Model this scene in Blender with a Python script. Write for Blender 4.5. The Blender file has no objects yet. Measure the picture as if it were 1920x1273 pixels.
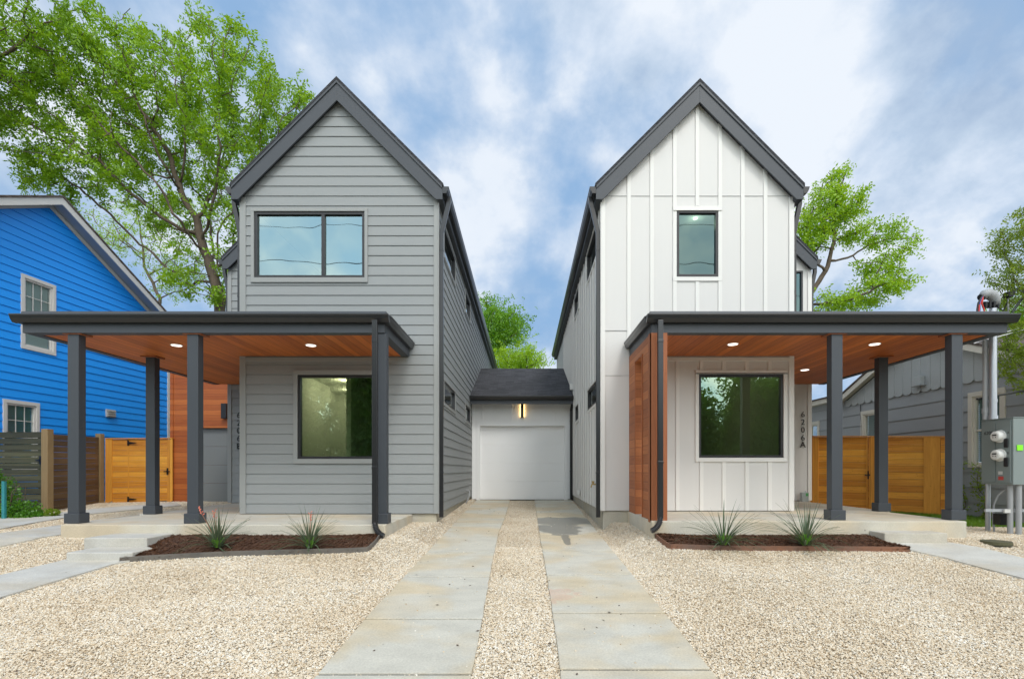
import bpy, math, random
import numpy as np
from mathutils import Vector
random.seed(7); RNG = np.random.default_rng(7)
R = math.radians
SC = bpy.context.scene
COL = SC.collection
F = 930.0; CX = 985.0; HY = 880.0      # measured from the photograph: focal length (px of 1920), vanishing point

# ------------------------------------------------------------------ camera
cam = bpy.data.cameras.new('camera'); co = bpy.data.objects.new('camera', cam); COL.objects.link(co)
cam.sensor_width = 36; cam.lens = F/1920*36; cam.shift_x = -25/1920; cam.shift_y = 243.5/1920
cam.clip_start = 0.05; cam.clip_end = 2000
co.location = (0, 0, 0); co.rotation_euler = (R(90), 0, 0); SC.camera = co

# ------------------------------------------------------------------ world, sun, exposure
SUN_EL, SUN_AZ = 52, 158      # azimuth clockwise from +Y: behind the camera, to the right
SC.view_settings.view_transform = 'Standard'; SC.view_settings.look = 'None'
SC.view_settings.gamma = 1; SC.view_settings.exposure = 0.75
W = bpy.data.worlds.new('World'); SC.world = W; W.use_nodes = True
nt = W.node_tree; nt.nodes.clear()
def N(t, typ, **kw):
    n = t.nodes.new(typ)
    for k, v in kw.items():
        if k.startswith('i_'):
            n.inputs[k[2:].replace('_', ' ')].default_value = v
        else: setattr(n, k, v)
    return n
def ramp(t, stops, interp='LINEAR'):
    r = t.nodes.new('ShaderNodeValToRGB'); cr = r.color_ramp; cr.interpolation = interp
    while len(cr.elements) < len(stops): cr.elements.new(0.5)
    for e, (p, c) in zip(cr.elements, stops):
        e.position = p; e.color = (c[0], c[1], c[2], 1) if hasattr(c, '__len__') else (c, c, c, 1)
    return r
def math_(t, op, a, b=None, clamp=False):
    m = t.nodes.new('ShaderNodeMath'); m.operation = op; m.use_clamp = clamp
    for i, v in enumerate((a, b)):
        if v is None: continue
        if isinstance(v, (int, float)): m.inputs[i].default_value = v
        else: t.links.new(v, m.inputs[i])
    return m.outputs[0]
def mixc(t, fac, a, b, blend='MIX'):
    m = t.nodes.new('ShaderNodeMix'); m.data_type = 'RGBA'; m.blend_type = blend
    for s, v in ((m.inputs[0], fac), (m.inputs[6], a), (m.inputs[7], b)):
        if isinstance(v, (int, float)): s.default_value = v
        elif hasattr(v, '__len__'): s.default_value = (v[0], v[1], v[2], 1)
        else: t.links.new(v, s)
    return m.outputs[2]

sky = N(nt, 'ShaderNodeTexSky', sky_type='NISHITA', sun_disc=False)
sky.sun_elevation = R(SUN_EL); sky.sun_rotation = R(SUN_AZ)
sky.air_density = 1.0; sky.dust_density = 1.5; sky.ozone_density = 2
tc = N(nt, 'ShaderNodeTexCoord')
sep = N(nt, 'ShaderNodeSeparateXYZ'); nt.links.new(tc.outputs['Generated'], sep.inputs[0])
zz = math_(nt, 'MAXIMUM', math_(nt, 'ADD', sep.outputs[2], 0.62), 0.20)
cb = N(nt, 'ShaderNodeCombineXYZ')
nt.links.new(math_(nt, 'DIVIDE', sep.outputs[0], zz), cb.inputs[0])
nt.links.new(math_(nt, 'DIVIDE', sep.outputs[1], zz), cb.inputs[1])
def cloudnoise(scale, detail, rough, dist, loc, sc=(1, 1, 1)):
    mp = N(nt, 'ShaderNodeMapping'); mp.inputs['Location'].default_value = loc; mp.inputs['Scale'].default_value = sc
    nt.links.new(cb.outputs[0], mp.inputs[0])
    nz = N(nt, 'ShaderNodeTexNoise'); nt.links.new(mp.outputs[0], nz.inputs['Vector'])
    nz.inputs['Scale'].default_value = scale; nz.inputs['Detail'].default_value = detail
    nz.inputs['Roughness'].default_value = rough; nz.inputs['Distortion'].default_value = dist
    return nz.outputs[0]
n0 = cloudnoise(2.6, 3, 0.5, 0.0, (4.1, 6.2, 2.4))                       # where the blue shows
n1 = cloudnoise(3.8, 13, 0.57, 0.08, (3.1, 1.2, 0.4), (1.0, 0.9, 1))      # ragged cloud edges
n3 = cloudnoise(4.8, 13, 0.58, 0.12, (1.3, 9.1, 5.0), (1.0, 0.9, 1))      # billows
cf = math_(nt, 'ADD', math_(nt, 'MULTIPLY', n0, 0.50), math_(nt, 'MULTIPLY', n1, 0.50))
cover = ramp(nt, [(0.40, 0.08), (0.46, 0.5), (0.51, 0.92), (0.57, 1.0)]); nt.links.new(cf, cover.inputs[0])
sf0 = math_(nt, 'ADD', math_(nt, 'MULTIPLY', n3, 0.5), math_(nt, 'MULTIPLY', n1, 0.5))
shade = ramp(nt, [(0.41, (4.1, 5.3, 7.1)), (0.47, (5.3, 6.5, 8.1)), (0.52, (6.7, 7.7, 9.1)), (0.58, (8.5, 9.1, 9.9))]); nt.links.new(sf0, shade.inputs[0])
blue = mixc(nt, 0.85, sky.outputs[0], (2.9, 5.0, 8.0))
skycol = mixc(nt, cover.outputs[0], blue, shade.outputs[0])
sb_ = mixc(nt, math_(nt, 'MAXIMUM', math_(nt, 'MULTIPLY', sep.outputs[1], -1), 0.0), (1, 1, 1), (4.4, 3.75, 2.95))   # sky behind the camera boosted and warmed, added fill for house fronts and garage
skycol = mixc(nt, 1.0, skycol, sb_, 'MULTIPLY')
bg = N(nt, 'ShaderNodeBackground'); bg.inputs[1].default_value = 0.060
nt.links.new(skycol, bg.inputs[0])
wo = N(nt, 'ShaderNodeOutputWorld'); nt.links.new(bg.outputs[0], wo.inputs[0])

sl = bpy.data.lights.new('sun', 'SUN'); sl.energy = 0.85; sl.angle = R(14); sl.color = (1, 0.96, 0.9)
so = bpy.data.objects.new('sun', sl); COL.objects.link(so)
az, el = R(SUN_AZ), R(SUN_EL)
sd = Vector((math.sin(az)*math.cos(el), math.cos(az)*math.cos(el), math.sin(el)))
so.rotation_euler = (-sd).to_track_quat('-Z', 'Y').to_euler(); so.location = sd*60

# ------------------------------------------------------------------ materials
def pmat(name, col, rough=0.6, metal=0.0, var=0.12, vscale=3.0, bump=0.0, bscale=60.0, spec=0.5, stretch=(1, 1, 1), var2=0.05, v2=40, coat=0, tint=None):
    m = bpy.data.materials.new(name); m.use_nodes = True; t = m.node_tree
    b = t.nodes['Principled BSDF']
    tcn = N(t, 'ShaderNodeTexCoord'); mp = N(t, 'ShaderNodeMapping'); mp.inputs['Scale'].default_value = stretch
    t.links.new(tcn.outputs['Object'], mp.inputs[0])
    a = N(t, 'ShaderNodeTexNoise'); a.inputs['Scale'].default_value = vscale; a.inputs['Detail'].default_value = 5
    c = N(t, 'ShaderNodeTexNoise'); c.inputs['Scale'].default_value = v2; c.inputs['Detail'].default_value = 3
    t.links.new(mp.outputs[0], a.inputs['Vector']); t.links.new(mp.outputs[0], c.inputs['Vector'])
    f = math_(t, 'ADD', math_(t, 'MULTIPLY', math_(t, 'SUBTRACT', a.outputs[0], 0.5), var*4), math_(t, 'MULTIPLY', math_(t, 'SUBTRACT', c.outputs[0], 0.5), var2*4))
    f = math_(t, 'ADD', f, 0.5, True)
    lo = [x*(1-var-var2) for x in col]; hi = [min(1, x*(1+var+var2)) for x in col]
    if tint: lo = tint
    t.links.new(mixc(t, f, lo, hi), b.inputs['Base Color'])
    b.inputs['Roughness'].default_value = rough; b.inputs['Metallic'].default_value = metal
    b.inputs['Specular IOR Level'].default_value = spec
    if coat: b.inputs['Coat Weight'].default_value = coat
    if bump:
        bn = N(t, 'ShaderNodeTexNoise'); bn.inputs['Scale'].default_value = bscale; bn.inputs['Detail'].default_value = 4
        t.links.new(mp.outputs[0], bn.inputs['Vector'])
        bp = N(t, 'ShaderNodeBump'); bp.inputs['Strength'].default_value = bump; bp.inputs['Distance'].default_value = 0.01
        t.links.new(bn.outputs[0], bp.inputs['Height']); t.links.new(bp.outputs[0], b.inputs['Normal'])
    return m
def emis(name, col, s):
    m = bpy.data.materials.new(name); m.use_nodes = True; t = m.node_tree; t.nodes.clear()
    e = N(t, 'ShaderNodeEmission'); e.inputs[0].default_value = (*col, 1); e.inputs[1].default_value = s
    o = N(t, 'ShaderNodeOutputMaterial'); t.links.new(e.outputs[0], o.inputs[0]); return m
def glass(name, refl, tint, rcol=(0.95, 1, 1), ior=1.5):
    m = bpy.data.materials.new(name); m.use_nodes = True; t = m.node_tree; t.nodes.clear()
    tr = N(t, 'ShaderNodeBsdfTransparent'); tr.inputs[0].default_value = (*tint, 1)
    gl = N(t, 'ShaderNodeBsdfGlossy'); gl.inputs['Roughness'].default_value = 0.0; gl.inputs[0].default_value = (*rcol, 1)
    tcn = N(t, 'ShaderNodeTexCoord'); nz = N(t, 'ShaderNodeTexNoise'); nz.inputs['Scale'].default_value = 1.3; nz.inputs['Detail'].default_value = 1
    t.links.new(tcn.outputs['Object'], nz.inputs['Vector'])
    bp = N(t, 'ShaderNodeBump'); bp.inputs['Strength'].default_value = 0.12; bp.inputs['Distance'].default_value = 0.03
    t.links.new(nz.outputs[0], bp.inputs['Height']); t.links.new(bp.outputs[0], gl.inputs['Normal'])
    fr = N(t, 'ShaderNodeFresnel'); fr.inputs[0].default_value = ior
    f = math_(t, 'ADD', fr.outputs[0], refl, True)
    mx = N(t, 'ShaderNodeMixShader'); t.links.new(f, mx.inputs[0]); t.links.new(tr.outputs[0], mx.inputs[1]); t.links.new(gl.outputs[0], mx.inputs[2])
    o = N(t, 'ShaderNodeOutputMaterial'); t.links.new(mx.outputs[0], o.inputs[0]); return m
def woodmat(name, axis, bw, c1, c2, rough=0.55, groove=0.035, knots=0.3, phase=0.0):
    """planks: board index along 'axis' (0 x,1 y,2 z) gives each board its own tone, grain runs along the longest other way"""
    m = bpy.data.materials.new(name); m.use_nodes = True; t = m.node_tree; b = t.nodes['Principled BSDF']
    tcn = N(t, 'ShaderNodeTexCoord'); sp = N(t, 'ShaderNodeSeparateXYZ'); t.links.new(tcn.outputs['Object'], sp.inputs[0])
    v = math_(t, 'ADD', math_(t, 'DIVIDE', sp.outputs[axis], bw), 100+phase)
    idx = math_(t, 'FLOOR', v); fr = math_(t, 'FRACT', v)
    wn = N(t, 'ShaderNodeTexWhiteNoise', noise_dimensions='1D'); t.links.new(idx, wn.inputs['W'])
    sc = [1.6, 1.6, 1.6]; sc[axis] = 26; 
    mp = N(t, 'ShaderNodeMapping'); mp.inputs['Scale'].default_value = sc
    off = N(t, 'ShaderNodeCombineXYZ'); t.links.new(math_(t, 'MULTIPLY', wn.outputs[0], 37), off.inputs[0]); t.links.new(math_(t, 'MULTIPLY', wn.outputs[0], 91), off.inputs[1])
    t.links.new(tcn.outputs['Object'], mp.inputs[0]); t.links.new(off.outputs[0], mp.inputs['Location'])
    g = N(t, 'ShaderNodeTexNoise'); g.inputs['Scale'].default_value = 1.0; g.inputs['Detail'].default_value = 6; g.inputs['Roughness'].default_value = 0.6; g.inputs['Distortion'].default_value = 0.6
    t.links.new(mp.outputs[0], g.inputs['Vector'])
    f = math_(t, 'ADD', math_(t, 'MULTIPLY', g.outputs[0], 1.15), math_(t, 'MULTIPLY', wn.outputs[0], 0.60), False)
    f = math_(t, 'SUBTRACT', f, 0.38, True)
    colr = mixc(t, f, c1, c2)
    vo = N(t, 'ShaderNodeTexVoronoi'); sc2 = [2.2, 2.2, 2.2]; sc2[axis] = 5.0
    mp2 = N(t, 'ShaderNodeMapping'); mp2.inputs['Scale'].default_value = sc2; t.links.new(tcn.outputs['Object'], mp2.inputs[0]); t.links.new(mp2.outputs[0], vo.inputs['Vector'])
    kn = ramp(t, [(0.0, 1.0), (0.07, 0.8), (0.15, 0.0)]); t.links.new(vo.outputs['Distance'], kn.inputs[0])
    colr = mixc(t, math_(t, 'MULTIPLY', kn.outputs[0], knots), colr, [x*0.3 for x in c1])
    gr = ramp(t, [(0, 1.0), (groove, 0.0), (1-groove, 0.0), (1, 1.0)]); t.links.new(fr, gr.inputs[0])
    colr = mixc(t, math_(t, 'MULTIPLY', gr.outputs[0], 0.8), colr, [x*0.35 for x in c1])
    t.links.new(colr, b.inputs['Base Color']); b.inputs['Roughness'].default_value = rough
    h = math_(t, 'SUBTRACT', math_(t, 'MULTIPLY', g.outputs[0], 0.15), gr.outputs[0])
    bp = N(t, 'ShaderNodeBump'); bp.inputs['Strength'].default_value = 0.6; bp.inputs['Distance'].default_value = 0.006
    t.links.new(h, bp.inputs['Height']); t.links.new(bp.outputs[0], b.inputs['Normal'])
    return m
def shinglemat(name, col, run, rise):
    m = bpy.data.materials.new(name); m.use_nodes = True; t = m.node_tree; b = t.nodes['Principled BSDF']
    tcn = N(t, 'ShaderNodeTexCoord'); sp = N(t, 'ShaderNodeSeparateXYZ'); t.links.new(tcn.outputs['Object'], sp.inputs[0])
    cbn = N(t, 'ShaderNodeCombineXYZ'); t.links.new(sp.outputs[run], cbn.inputs[0]); t.links.new(sp.outputs[rise], cbn.inputs[1])
    br = N(t, 'ShaderNodeTexBrick'); t.links.new(cbn.outputs[0], br.inputs['Vector'])
    br.inputs['Scale'].default_value = 1; br.inputs['Brick Width'].default_value = 0.24; br.inputs['Row Height'].default_value = 0.06
    br.inputs['Mortar Size'].default_value = 0.004; br.inputs['Bias'].default_value = 0.0
    br.inputs['Color1'].default_value = (*[x*0.4 for x in col], 1); br.inputs['Color2'].default_value = (*[x*2.0 for x in col], 1)
    br.inputs['Mortar'].default_value = (*[x*0.25 for x in col], 1)
    nz = N(t, 'ShaderNodeTexNoise'); nz.inputs['Scale'].default_value = 90; nz.inputs['Detail'].default_value = 3; t.links.new(tcn.outputs['Object'], nz.inputs['Vector'])
    t.links.new(mixc(t, 0.5, br.outputs[0], mixc(t, nz.outputs[0], [x*0.4 for x in col], [x*1.9 for x in col])), b.inputs['Base Color'])
    b.inputs['Roughness'].default_value = 0.9
    bp = N(t, 'ShaderNodeBump'); bp.inputs['Strength'].default_value = 0.8; bp.inputs['Distance'].default_value = 0.01
    t.links.new(math_(t, 'SUBTRACT', nz.outputs[0], math_(t, 'MULTIPLY', br.outputs['Fac'], 2)), bp.inputs['Height']); t.links.new(bp.outputs[0], b.inputs['Normal'])
    return m
def leafmat(name, c1, c2, trans=0.45, vs=0.35):
    m = bpy.data.materials.new(name); m.use_nodes = True; t = m.node_tree; t.nodes.clear()
    g = N(t, 'ShaderNodeNewGeometry'); tcn = N(t, 'ShaderNodeTexCoord')
    nz = N(t, 'ShaderNodeTexNoise'); nz.inputs['Scale'].default_value = vs; nz.inputs['Detail'].default_value = 2; t.links.new(tcn.outputs['Object'], nz.inputs['Vector'])
    f = math_(t, 'ADD', math_(t, 'MULTIPLY', g.outputs['Random Per Island'], 0.5), math_(t, 'MULTIPLY', math_(t, 'SUBTRACT', nz.outputs[0], 0.3), 1.3), True)
    c = mixc(t, f, c1, c2)
    d = N(t, 'ShaderNodeBsdfDiffuse'); t.links.new(c, d.inputs[0])
    tr = N(t, 'ShaderNodeBsdfTranslucent'); t.links.new(mixc(t, 0.6, c, [min(1, c2[0]*1.6), min(1, c2[1]*1.4), c2[2]]), tr.inputs[0])
    gl = N(t, 'ShaderNodeBsdfGlossy'); gl.inputs['Roughness'].default_value = 0.4; gl.inputs[0].default_value = (0.6, 0.7, 0.6, 1)
    mx = N(t, 'ShaderNodeMixShader'); mx.inputs[0].default_value = trans; t.links.new(d.outputs[0], mx.inputs[1]); t.links.new(tr.outputs[0], mx.inputs[2])
    m2 = N(t, 'ShaderNodeMixShader'); m2.inputs[0].default_value = 0.06; t.links.new(mx.outputs[0], m2.inputs[1]); t.links.new(gl.outputs[0], m2.inputs[2])
    o = N(t, 'ShaderNodeOutputMaterial'); t.links.new(m2.outputs[0], o.inputs[0]); return m

M = {}
M['grey_siding'] = pmat('grey_siding', (0.288, 0.303, 0.306), 0.65, var=0.07, vscale=1.0, bump=0.15, bscale=25, stretch=(1, 1, 6), var2=0.05, v2=12)
M['grey_trim'] = pmat('grey_trim', (0.31, 0.32, 0.315), 0.6, var=0.03)
M['white_siding'] = pmat('white_siding', (0.69, 0.675, 0.655), 0.6, var=0.06, vscale=0.9, bump=0.15, bscale=30, stretch=(8, 8, 1), var2=0.015)
M['white_trim'] = pmat('white_trim', (0.77, 0.755, 0.725), 0.55, var=0.02)
M['white_bright'] = pmat('white_paint_bright', (0.88, 0.88, 0.88), 0.55, var=0.02)
M['dark'] = pmat('dark_paint', (0.050, 0.057, 0.068), 0.5, var=0.08, vscale=4, bump=0.04, bscale=30)
M['metal'] = pmat('gutter_metal', (0.02, 0.0205, 0.023), 0.28, var=0.06, vscale=5, spec=0.6)
M['darkest'] = pmat('black_metal', (0.012, 0.012, 0.014), 0.4)
M['frame'] = pmat('window_frame', (0.025, 0.025, 0.028), 0.4)
M['soffit'] = woodmat('stained_soffit', 0, 0.14, (0.32, 0.07, 0.012), (0.72, 0.205, 0.035), 0.5, groove=0.05, knots=0.3)
M['screen'] = woodmat('stained_screen', 2, 0.14, (0.26, 0.075, 0.025), (0.52, 0.18, 0.06), 0.6, groove=0.045)
M['redwood'] = woodmat('stained_cladding', 2, 0.14, (0.30, 0.065, 0.014), (0.58, 0.17, 0.035), 0.55, groove=0.045)
M['postwood'] = woodmat('stained_post', 0, 0.9, (0.26, 0.075, 0.026), (0.44, 0.15, 0.055), 0.6, groove=0.001)
M['cedar'] = woodmat('cedar_board', 2, 0.139, (0.46, 0.15, 0.012), (0.88, 0.42, 0.05), 0.6, knots=0.75, groove=0.04)
M['cedar_v'] = woodmat('cedar_stile', 0, 0.8, (0.50, 0.18, 0.018), (0.88, 0.43, 0.06), 0.6, groove=0.001, knots=0.5)
M['weathered'] = woodmat('weathered_board', 2, 0.15, (0.03, 0.032, 0.022), (0.12, 0.115, 0.06), 0.8, knots=0.2)
M['weathered2'] = woodmat('weathered_brown', 2, 0.15, (0.10, 0.065, 0.035), (0.24, 0.16, 0.085), 0.8, knots=0.2)
M['post'] = woodmat('fence_post', 0, 0.5, (0.22, 0.14, 0.06), (0.40, 0.28, 0.14), 0.75, groove=0.001)
M['shingle_y'] = shinglemat('shingles_main', (0.035, 0.036, 0.042), 1, 2)
M['shingle_x'] = shinglemat('shingles_link', (0.042, 0.042, 0.047), 0, 2)
M['shingle_b'] = shinglemat('shingles_brown', (0.09, 0.07, 0.06), 0, 2)
M['glass_up'] = glass('glass_upper', 0.29, (0.40, 0.58, 0.58), (0.72, 0.92, 0.92))
M['glass_up2'] = glass('glass_teal', 0.10, (0.22, 0.38, 0.38), (0.50, 0.78, 0.82))
M['glass_low'] = glass('glass_lower', 0.24, (0.62, 0.78, 0.55), (0.75, 1.0, 0.80))
M['glass_dark'] = glass('glass_dark', 0.16, (0.4, 0.5, 0.47))
M['bluewall'] = pmat('blue_siding', (0.006, 0.315, 1.0), 0.5, var=0.05, vscale=1.5, bump=0.1, bscale=25, stretch=(1, 1, 6), var2=0.03)
M['oldwhite'] = pmat('old_white_paint', (0.62, 0.60, 0.57), 0.7, var=0.08, vscale=6, bump=0.2, bscale=30)
M['greywhite'] = pmat('grey_white_paint', (0.42, 0.42, 0.41), 0.7, var=0.08, vscale=6)
M['bluesoffit'] = pmat('soffit_blue_grey', (0.28, 0.33, 0.40), 0.7, var=0.1, vscale=2)
M['bunga'] = pmat('bungalow_grey', (0.33, 0.345, 0.36), 0.7, var=0.08, vscale=1.2, bump=0.3, bscale=20, var2=0.05)
M['bunga_top'] = pmat('bungalow_grey_board', (0.40, 0.42, 0.425), 0.7, var=0.08, vscale=1.2, bump=0.3, bscale=20)
M['cream'] = pmat('cream_trim', (0.66, 0.62, 0.54), 0.65, var=0.05)
M['blind2'] = pmat('blind_grey_green', (0.10, 0.17, 0.15), 0.6)
M['blind'] = pmat('blind_slats', (0.62, 0.72, 0.70), 0.6)
M['glass_clear'] = glass('glass_clear', 0.02, (0.85, 0.9, 0.88), ior=1.15)
M['blind_dark'] = pmat('blind_green', (0.16, 0.30, 0.25), 0.6)
M['inner'] = pmat('interior_paint', (0.70, 0.71, 0.70), 0.8, var=0.02)
M['innerfloor'] = pmat('interior_floor', (0.22, 0.14, 0.08), 0.5)
M['galv'] = pmat('galvanised', (0.52, 0.54, 0.58), 0.38, metal=0.75, var=0.12, vscale=9)
M['conduit'] = pmat('grey_conduit', (0.34, 0.35, 0.36), 0.55, var=0.1, vscale=6)
M['cabinet'] = pmat('cabinet_grey', (0.215, 0.255, 0.25), 0.5, var=0.05, vscale=2)
M['rubber'] = pmat('black_rubber', (0.01, 0.01, 0.012), 0.45)
M['white_plastic'] = pmat('white_plastic', (0.75, 0.75, 0.72), 0.35, var=0.03)
M['red_wire'] = pmat('red_tape', (0.6, 0.05, 0.03), 0.5)
M['blue_wire'] = pmat('blue_tape', (0.05, 0.06, 0.3), 0.5)
M['lime'] = pmat('lime_sticker', (0.25, 0.85, 0.02), 0.6, var=0.01)
M['red_label'] = pmat('red_label', (0.5, 0.06, 0.05), 0.6)
M['pale_label'] = pmat('pale_label', (0.6, 0.6, 0.58), 0.6)
M['gold'] = pmat('brass', (0.5, 0.36, 0.15), 0.35, metal=0.8)
M['teal'] = pmat('teal_paint', (0.03, 0.24, 0.26), 0.6, var=0.2, vscale=9)
M['garage_door'] = pmat('garage_door_white', (0.90, 0.90, 0.90), 0.5, var=0.015, vscale=1, bump=0.25, bscale=70, stretch=(1, 1, 5))
M['grey_door'] = pmat('garage_door_grey', (0.20, 0.21, 0.21), 0.5, var=0.03, bump=0.2, bscale=70)
M['lampw'] = emis('downlight_lens', (1, 0.93, 0.82), 1.6)
M['roomlamp'] = emis('room_lamp', (1, 0.86, 0.62), 9)
M['led'] = emis('led_strip', (1, 0.62, 0.22), 3.5)
M['rust'] = pmat('rusted_steel', (0.22, 0.085, 0.035), 0.75, var=0.3, vscale=2.2, tint=(0.10, 0.09, 0.085), var2=0.1, v2=15, bump=0.2)
M['steel_edge'] = pmat('steel_edging', (0.16, 0.14, 0.115), 0.7, var=0.3, vscale=2.2, tint=(0.085, 0.085, 0.085), var2=0.1, v2=15, bump=0.2)
M['bark'] = pmat('bark', (0.115, 0.085, 0.062), 0.9, var=0.3, vscale=5, bump=0.8, bscale=25, stretch=(1, 1, 0.3))
M['bark_pale'] = pmat('bark_pale', (0.20, 0.155, 0.12), 0.9, var=0.25, vscale=5, bump=0.8, bscale=25, stretch=(1, 1, 0.3))
M['leaf_main'] = leafmat('leaves_pecan', (0.07, 0.16, 0.006), (0.32, 0.54, 0.02))
M['leaf_dark'] = leafmat('leaves_dark', (0.06, 0.15, 0.005), (0.28, 0.48, 0.02))
M['leaf_bright'] = leafmat('leaves_bright', (0.14, 0.28, 0.008), (0.40, 0.62, 0.02))
M['leaf_mid'] = leafmat('leaves_mid', (0.07, 0.20, 0.01), (0.22, 0.44, 0.02))
M['leaf_olive'] = leafmat('leaves_olive', (0.09, 0.16, 0.012), (0.30, 0.42, 0.035))
M['leaf_street'] = leafmat('leaves_street', (0.06, 0.13, 0.012), (0.22, 0.36, 0.03), vs=0.6)
M['shrub'] = leafmat('leaves_shrub', (0.03, 0.13, 0.01), (0.14, 0.34, 0.02), vs=3)
M['grass'] = leafmat('grass_blades', (0.05, 0.13, 0.008), (0.16, 0.30, 0.01), vs=2)
M['yucca'] = leafmat('yucca_blades', (0.05, 0.085, 0.045), (0.16, 0.21, 0.13), trans=0.15, vs=8)
M['yucca_heart'] = leafmat('yucca_heart', (0.10, 0.25, 0.03), (0.20, 0.42, 0.06), trans=0.2, vs=8)
M['stalk'] = pmat('stalk_red', (0.30, 0.12, 0.07), 0.6)
M['coral'] = pmat('coral_bud', (0.75, 0.22, 0.15), 0.5)
M['cushion'] = pmat('cushion_cloth', (0.75, 0.7, 0.66), 0.8)
M['cushion_o'] = pmat('cushion_orange', (0.55, 0.22, 0.12), 0.8)
M['can'] = pmat('tin_can', (0.5, 0.52, 0.52), 0.3, metal=0.6)
M['can_label'] = pmat('can_label', (0.10, 0.35, 0.12), 0.6)
M['asphalt'] = pmat('asphalt', (0.05, 0.05, 0.052), 0.9, var=0.1, bump=0.4, bscale=80)

def concretemat(name, base, stain, wet=False, bands=0.0):
    m = bpy.data.materials.new(name); m.use_nodes = True; t = m.node_tree; b = t.nodes['Principled BSDF']
    tcn = N(t, 'ShaderNodeTexCoord')
    def nz(scale, det, st=(1, 1, 1), dist=0.0):
        mp = N(t, 'ShaderNodeMapping'); mp.inputs['Scale'].default_value = st; t.links.new(tcn.outputs['Object'], mp.inputs[0])
        n = N(t, 'ShaderNodeTexNoise'); n.inputs['Scale'].default_value = scale; n.inputs['Detail'].default_value = det; n.inputs['Distortion'].default_value = dist
        t.links.new(mp.outputs[0], n.inputs['Vector']); return n.outputs[0]
    a = ramp(t, [(0.44, 0.0), (0.60, 1.0)]); t.links.new(nz(0.9, 7, (1, 1.4, 1), 0.4), a.inputs[0])
    c = mixc(t, math_(t, 'MULTIPLY', a.outputs[0], 0.75), base, stain)
    s = ramp(t, [(0.3, 0.90), (0.65, 1.05)]); t.links.new(nz(3.0, 10, (1, 1.6, 1), 0.2), s.inputs[0])
    c = mixc(t, 1.0, c, s.outputs[0], 'MULTIPLY')
    fine = ramp(t, [(0.3, 0.88), (0.7, 1.08)]); t.links.new(nz(70, 3), fine.inputs[0])
    c = mixc(t, 1.0, c, fine.outputs[0], 'MULTIPLY')
    rough = 0.75
    if wet:
        sp = N(t, 'ShaderNodeSeparateXYZ'); t.links.new(tcn.outputs['Object'], sp.inputs[0])
        def blob(cx, cy, rx, ry, amp=0.45, sc=3.5):
            dx = math_(t, 'DIVIDE', math_(t, 'SUBTRACT', sp.outputs[0], cx), rx); dy = math_(t, 'DIVIDE', math_(t, 'SUBTRACT', sp.outputs[1], cy), ry)
            d = math_(t, 'ADD', math_(t, 'MULTIPLY', dx, dx), math_(t, 'MULTIPLY', dy, dy))
            d = math_(t, 'ADD', d, math_(t, 'MULTIPLY', math_(t, 'SUBTRACT', nz(sc, 3), 0.5), amp*8))
            r = ramp(t, [(0.80, 1.0), (1.02, 0.0)]); t.links.new(d, r.inputs[0]); return r.outputs[0]
        w = blob(0.70, 9.85, 0.78, 0.55, 0.28, 2.6)
        w = math_(t, 'MAXIMUM', w, blob(0.58, 8.95, 0.42, 0.62, 0.34, 3.2)); w = math_(t, 'MAXIMUM', w, blob(0.66, 8.1, 0.07, 0.65, 0.25, 4))
        c = mixc(t, math_(t, 'MULTIPLY', w, 0.8), c, [x*0.36 for x in base])
        pk = math_(t, 'MULTIPLY', blob(0.34, 5.15, 0.2, 0.22, 0.7, 9), nz(30, 4))
        c = mixc(t, math_(t, 'MULTIPLY', pk, 0.35), c, (0.62, 0.2, 0.13))
        rr = mixc(t, w, (0.75, 0.75, 0.75), (0.35, 0.35, 0.35)); t.links.new(rr, b.inputs['Roughness'])
    else: b.inputs['Roughness'].default_value = rough
    sk = N(t, 'ShaderNodeTexVoronoi'); sk.inputs['Scale'].default_value = 3.1; t.links.new(tcn.outputs['Object'], sk.inputs['Vector'])
    sr = ramp(t, [(0.0, 1), (0.035, 0.9), (0.05, 0)]); t.links.new(sk.outputs['Distance'], sr.inputs[0])
    c = mixc(t, math_(t, 'MULTIPLY', sr.outputs[0], 0.6), c, (0.12, 0.1, 0.08))
    t.links.new(c, b.inputs['Base Color'])
    bp = N(t, 'ShaderNodeBump'); bp.inputs['Strength'].default_value = 0.25; bp.inputs['Distance'].default_value = 0.006
    t.links.new(nz(60, 5), bp.inputs['Height']); t.links.new(bp.outputs[0], b.inputs['Normal'])
    return m
M['conc_drive'] = concretemat('driveway_concrete', (0.56, 0.535, 0.46), (0.59, 0.48, 0.31), wet=True)
M['conc_walk'] = concretemat('walk_concrete', (0.55, 0.54, 0.50), (0.52, 0.47, 0.38))
M['conc_slab'] = concretemat('porch_concrete', (0.58, 0.55, 0.47), (0.60, 0.50, 0.35))
M['conc_found'] = concretemat('foundation_concrete', (0.50, 0.48, 0.42), (0.50, 0.45, 0.34))
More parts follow.
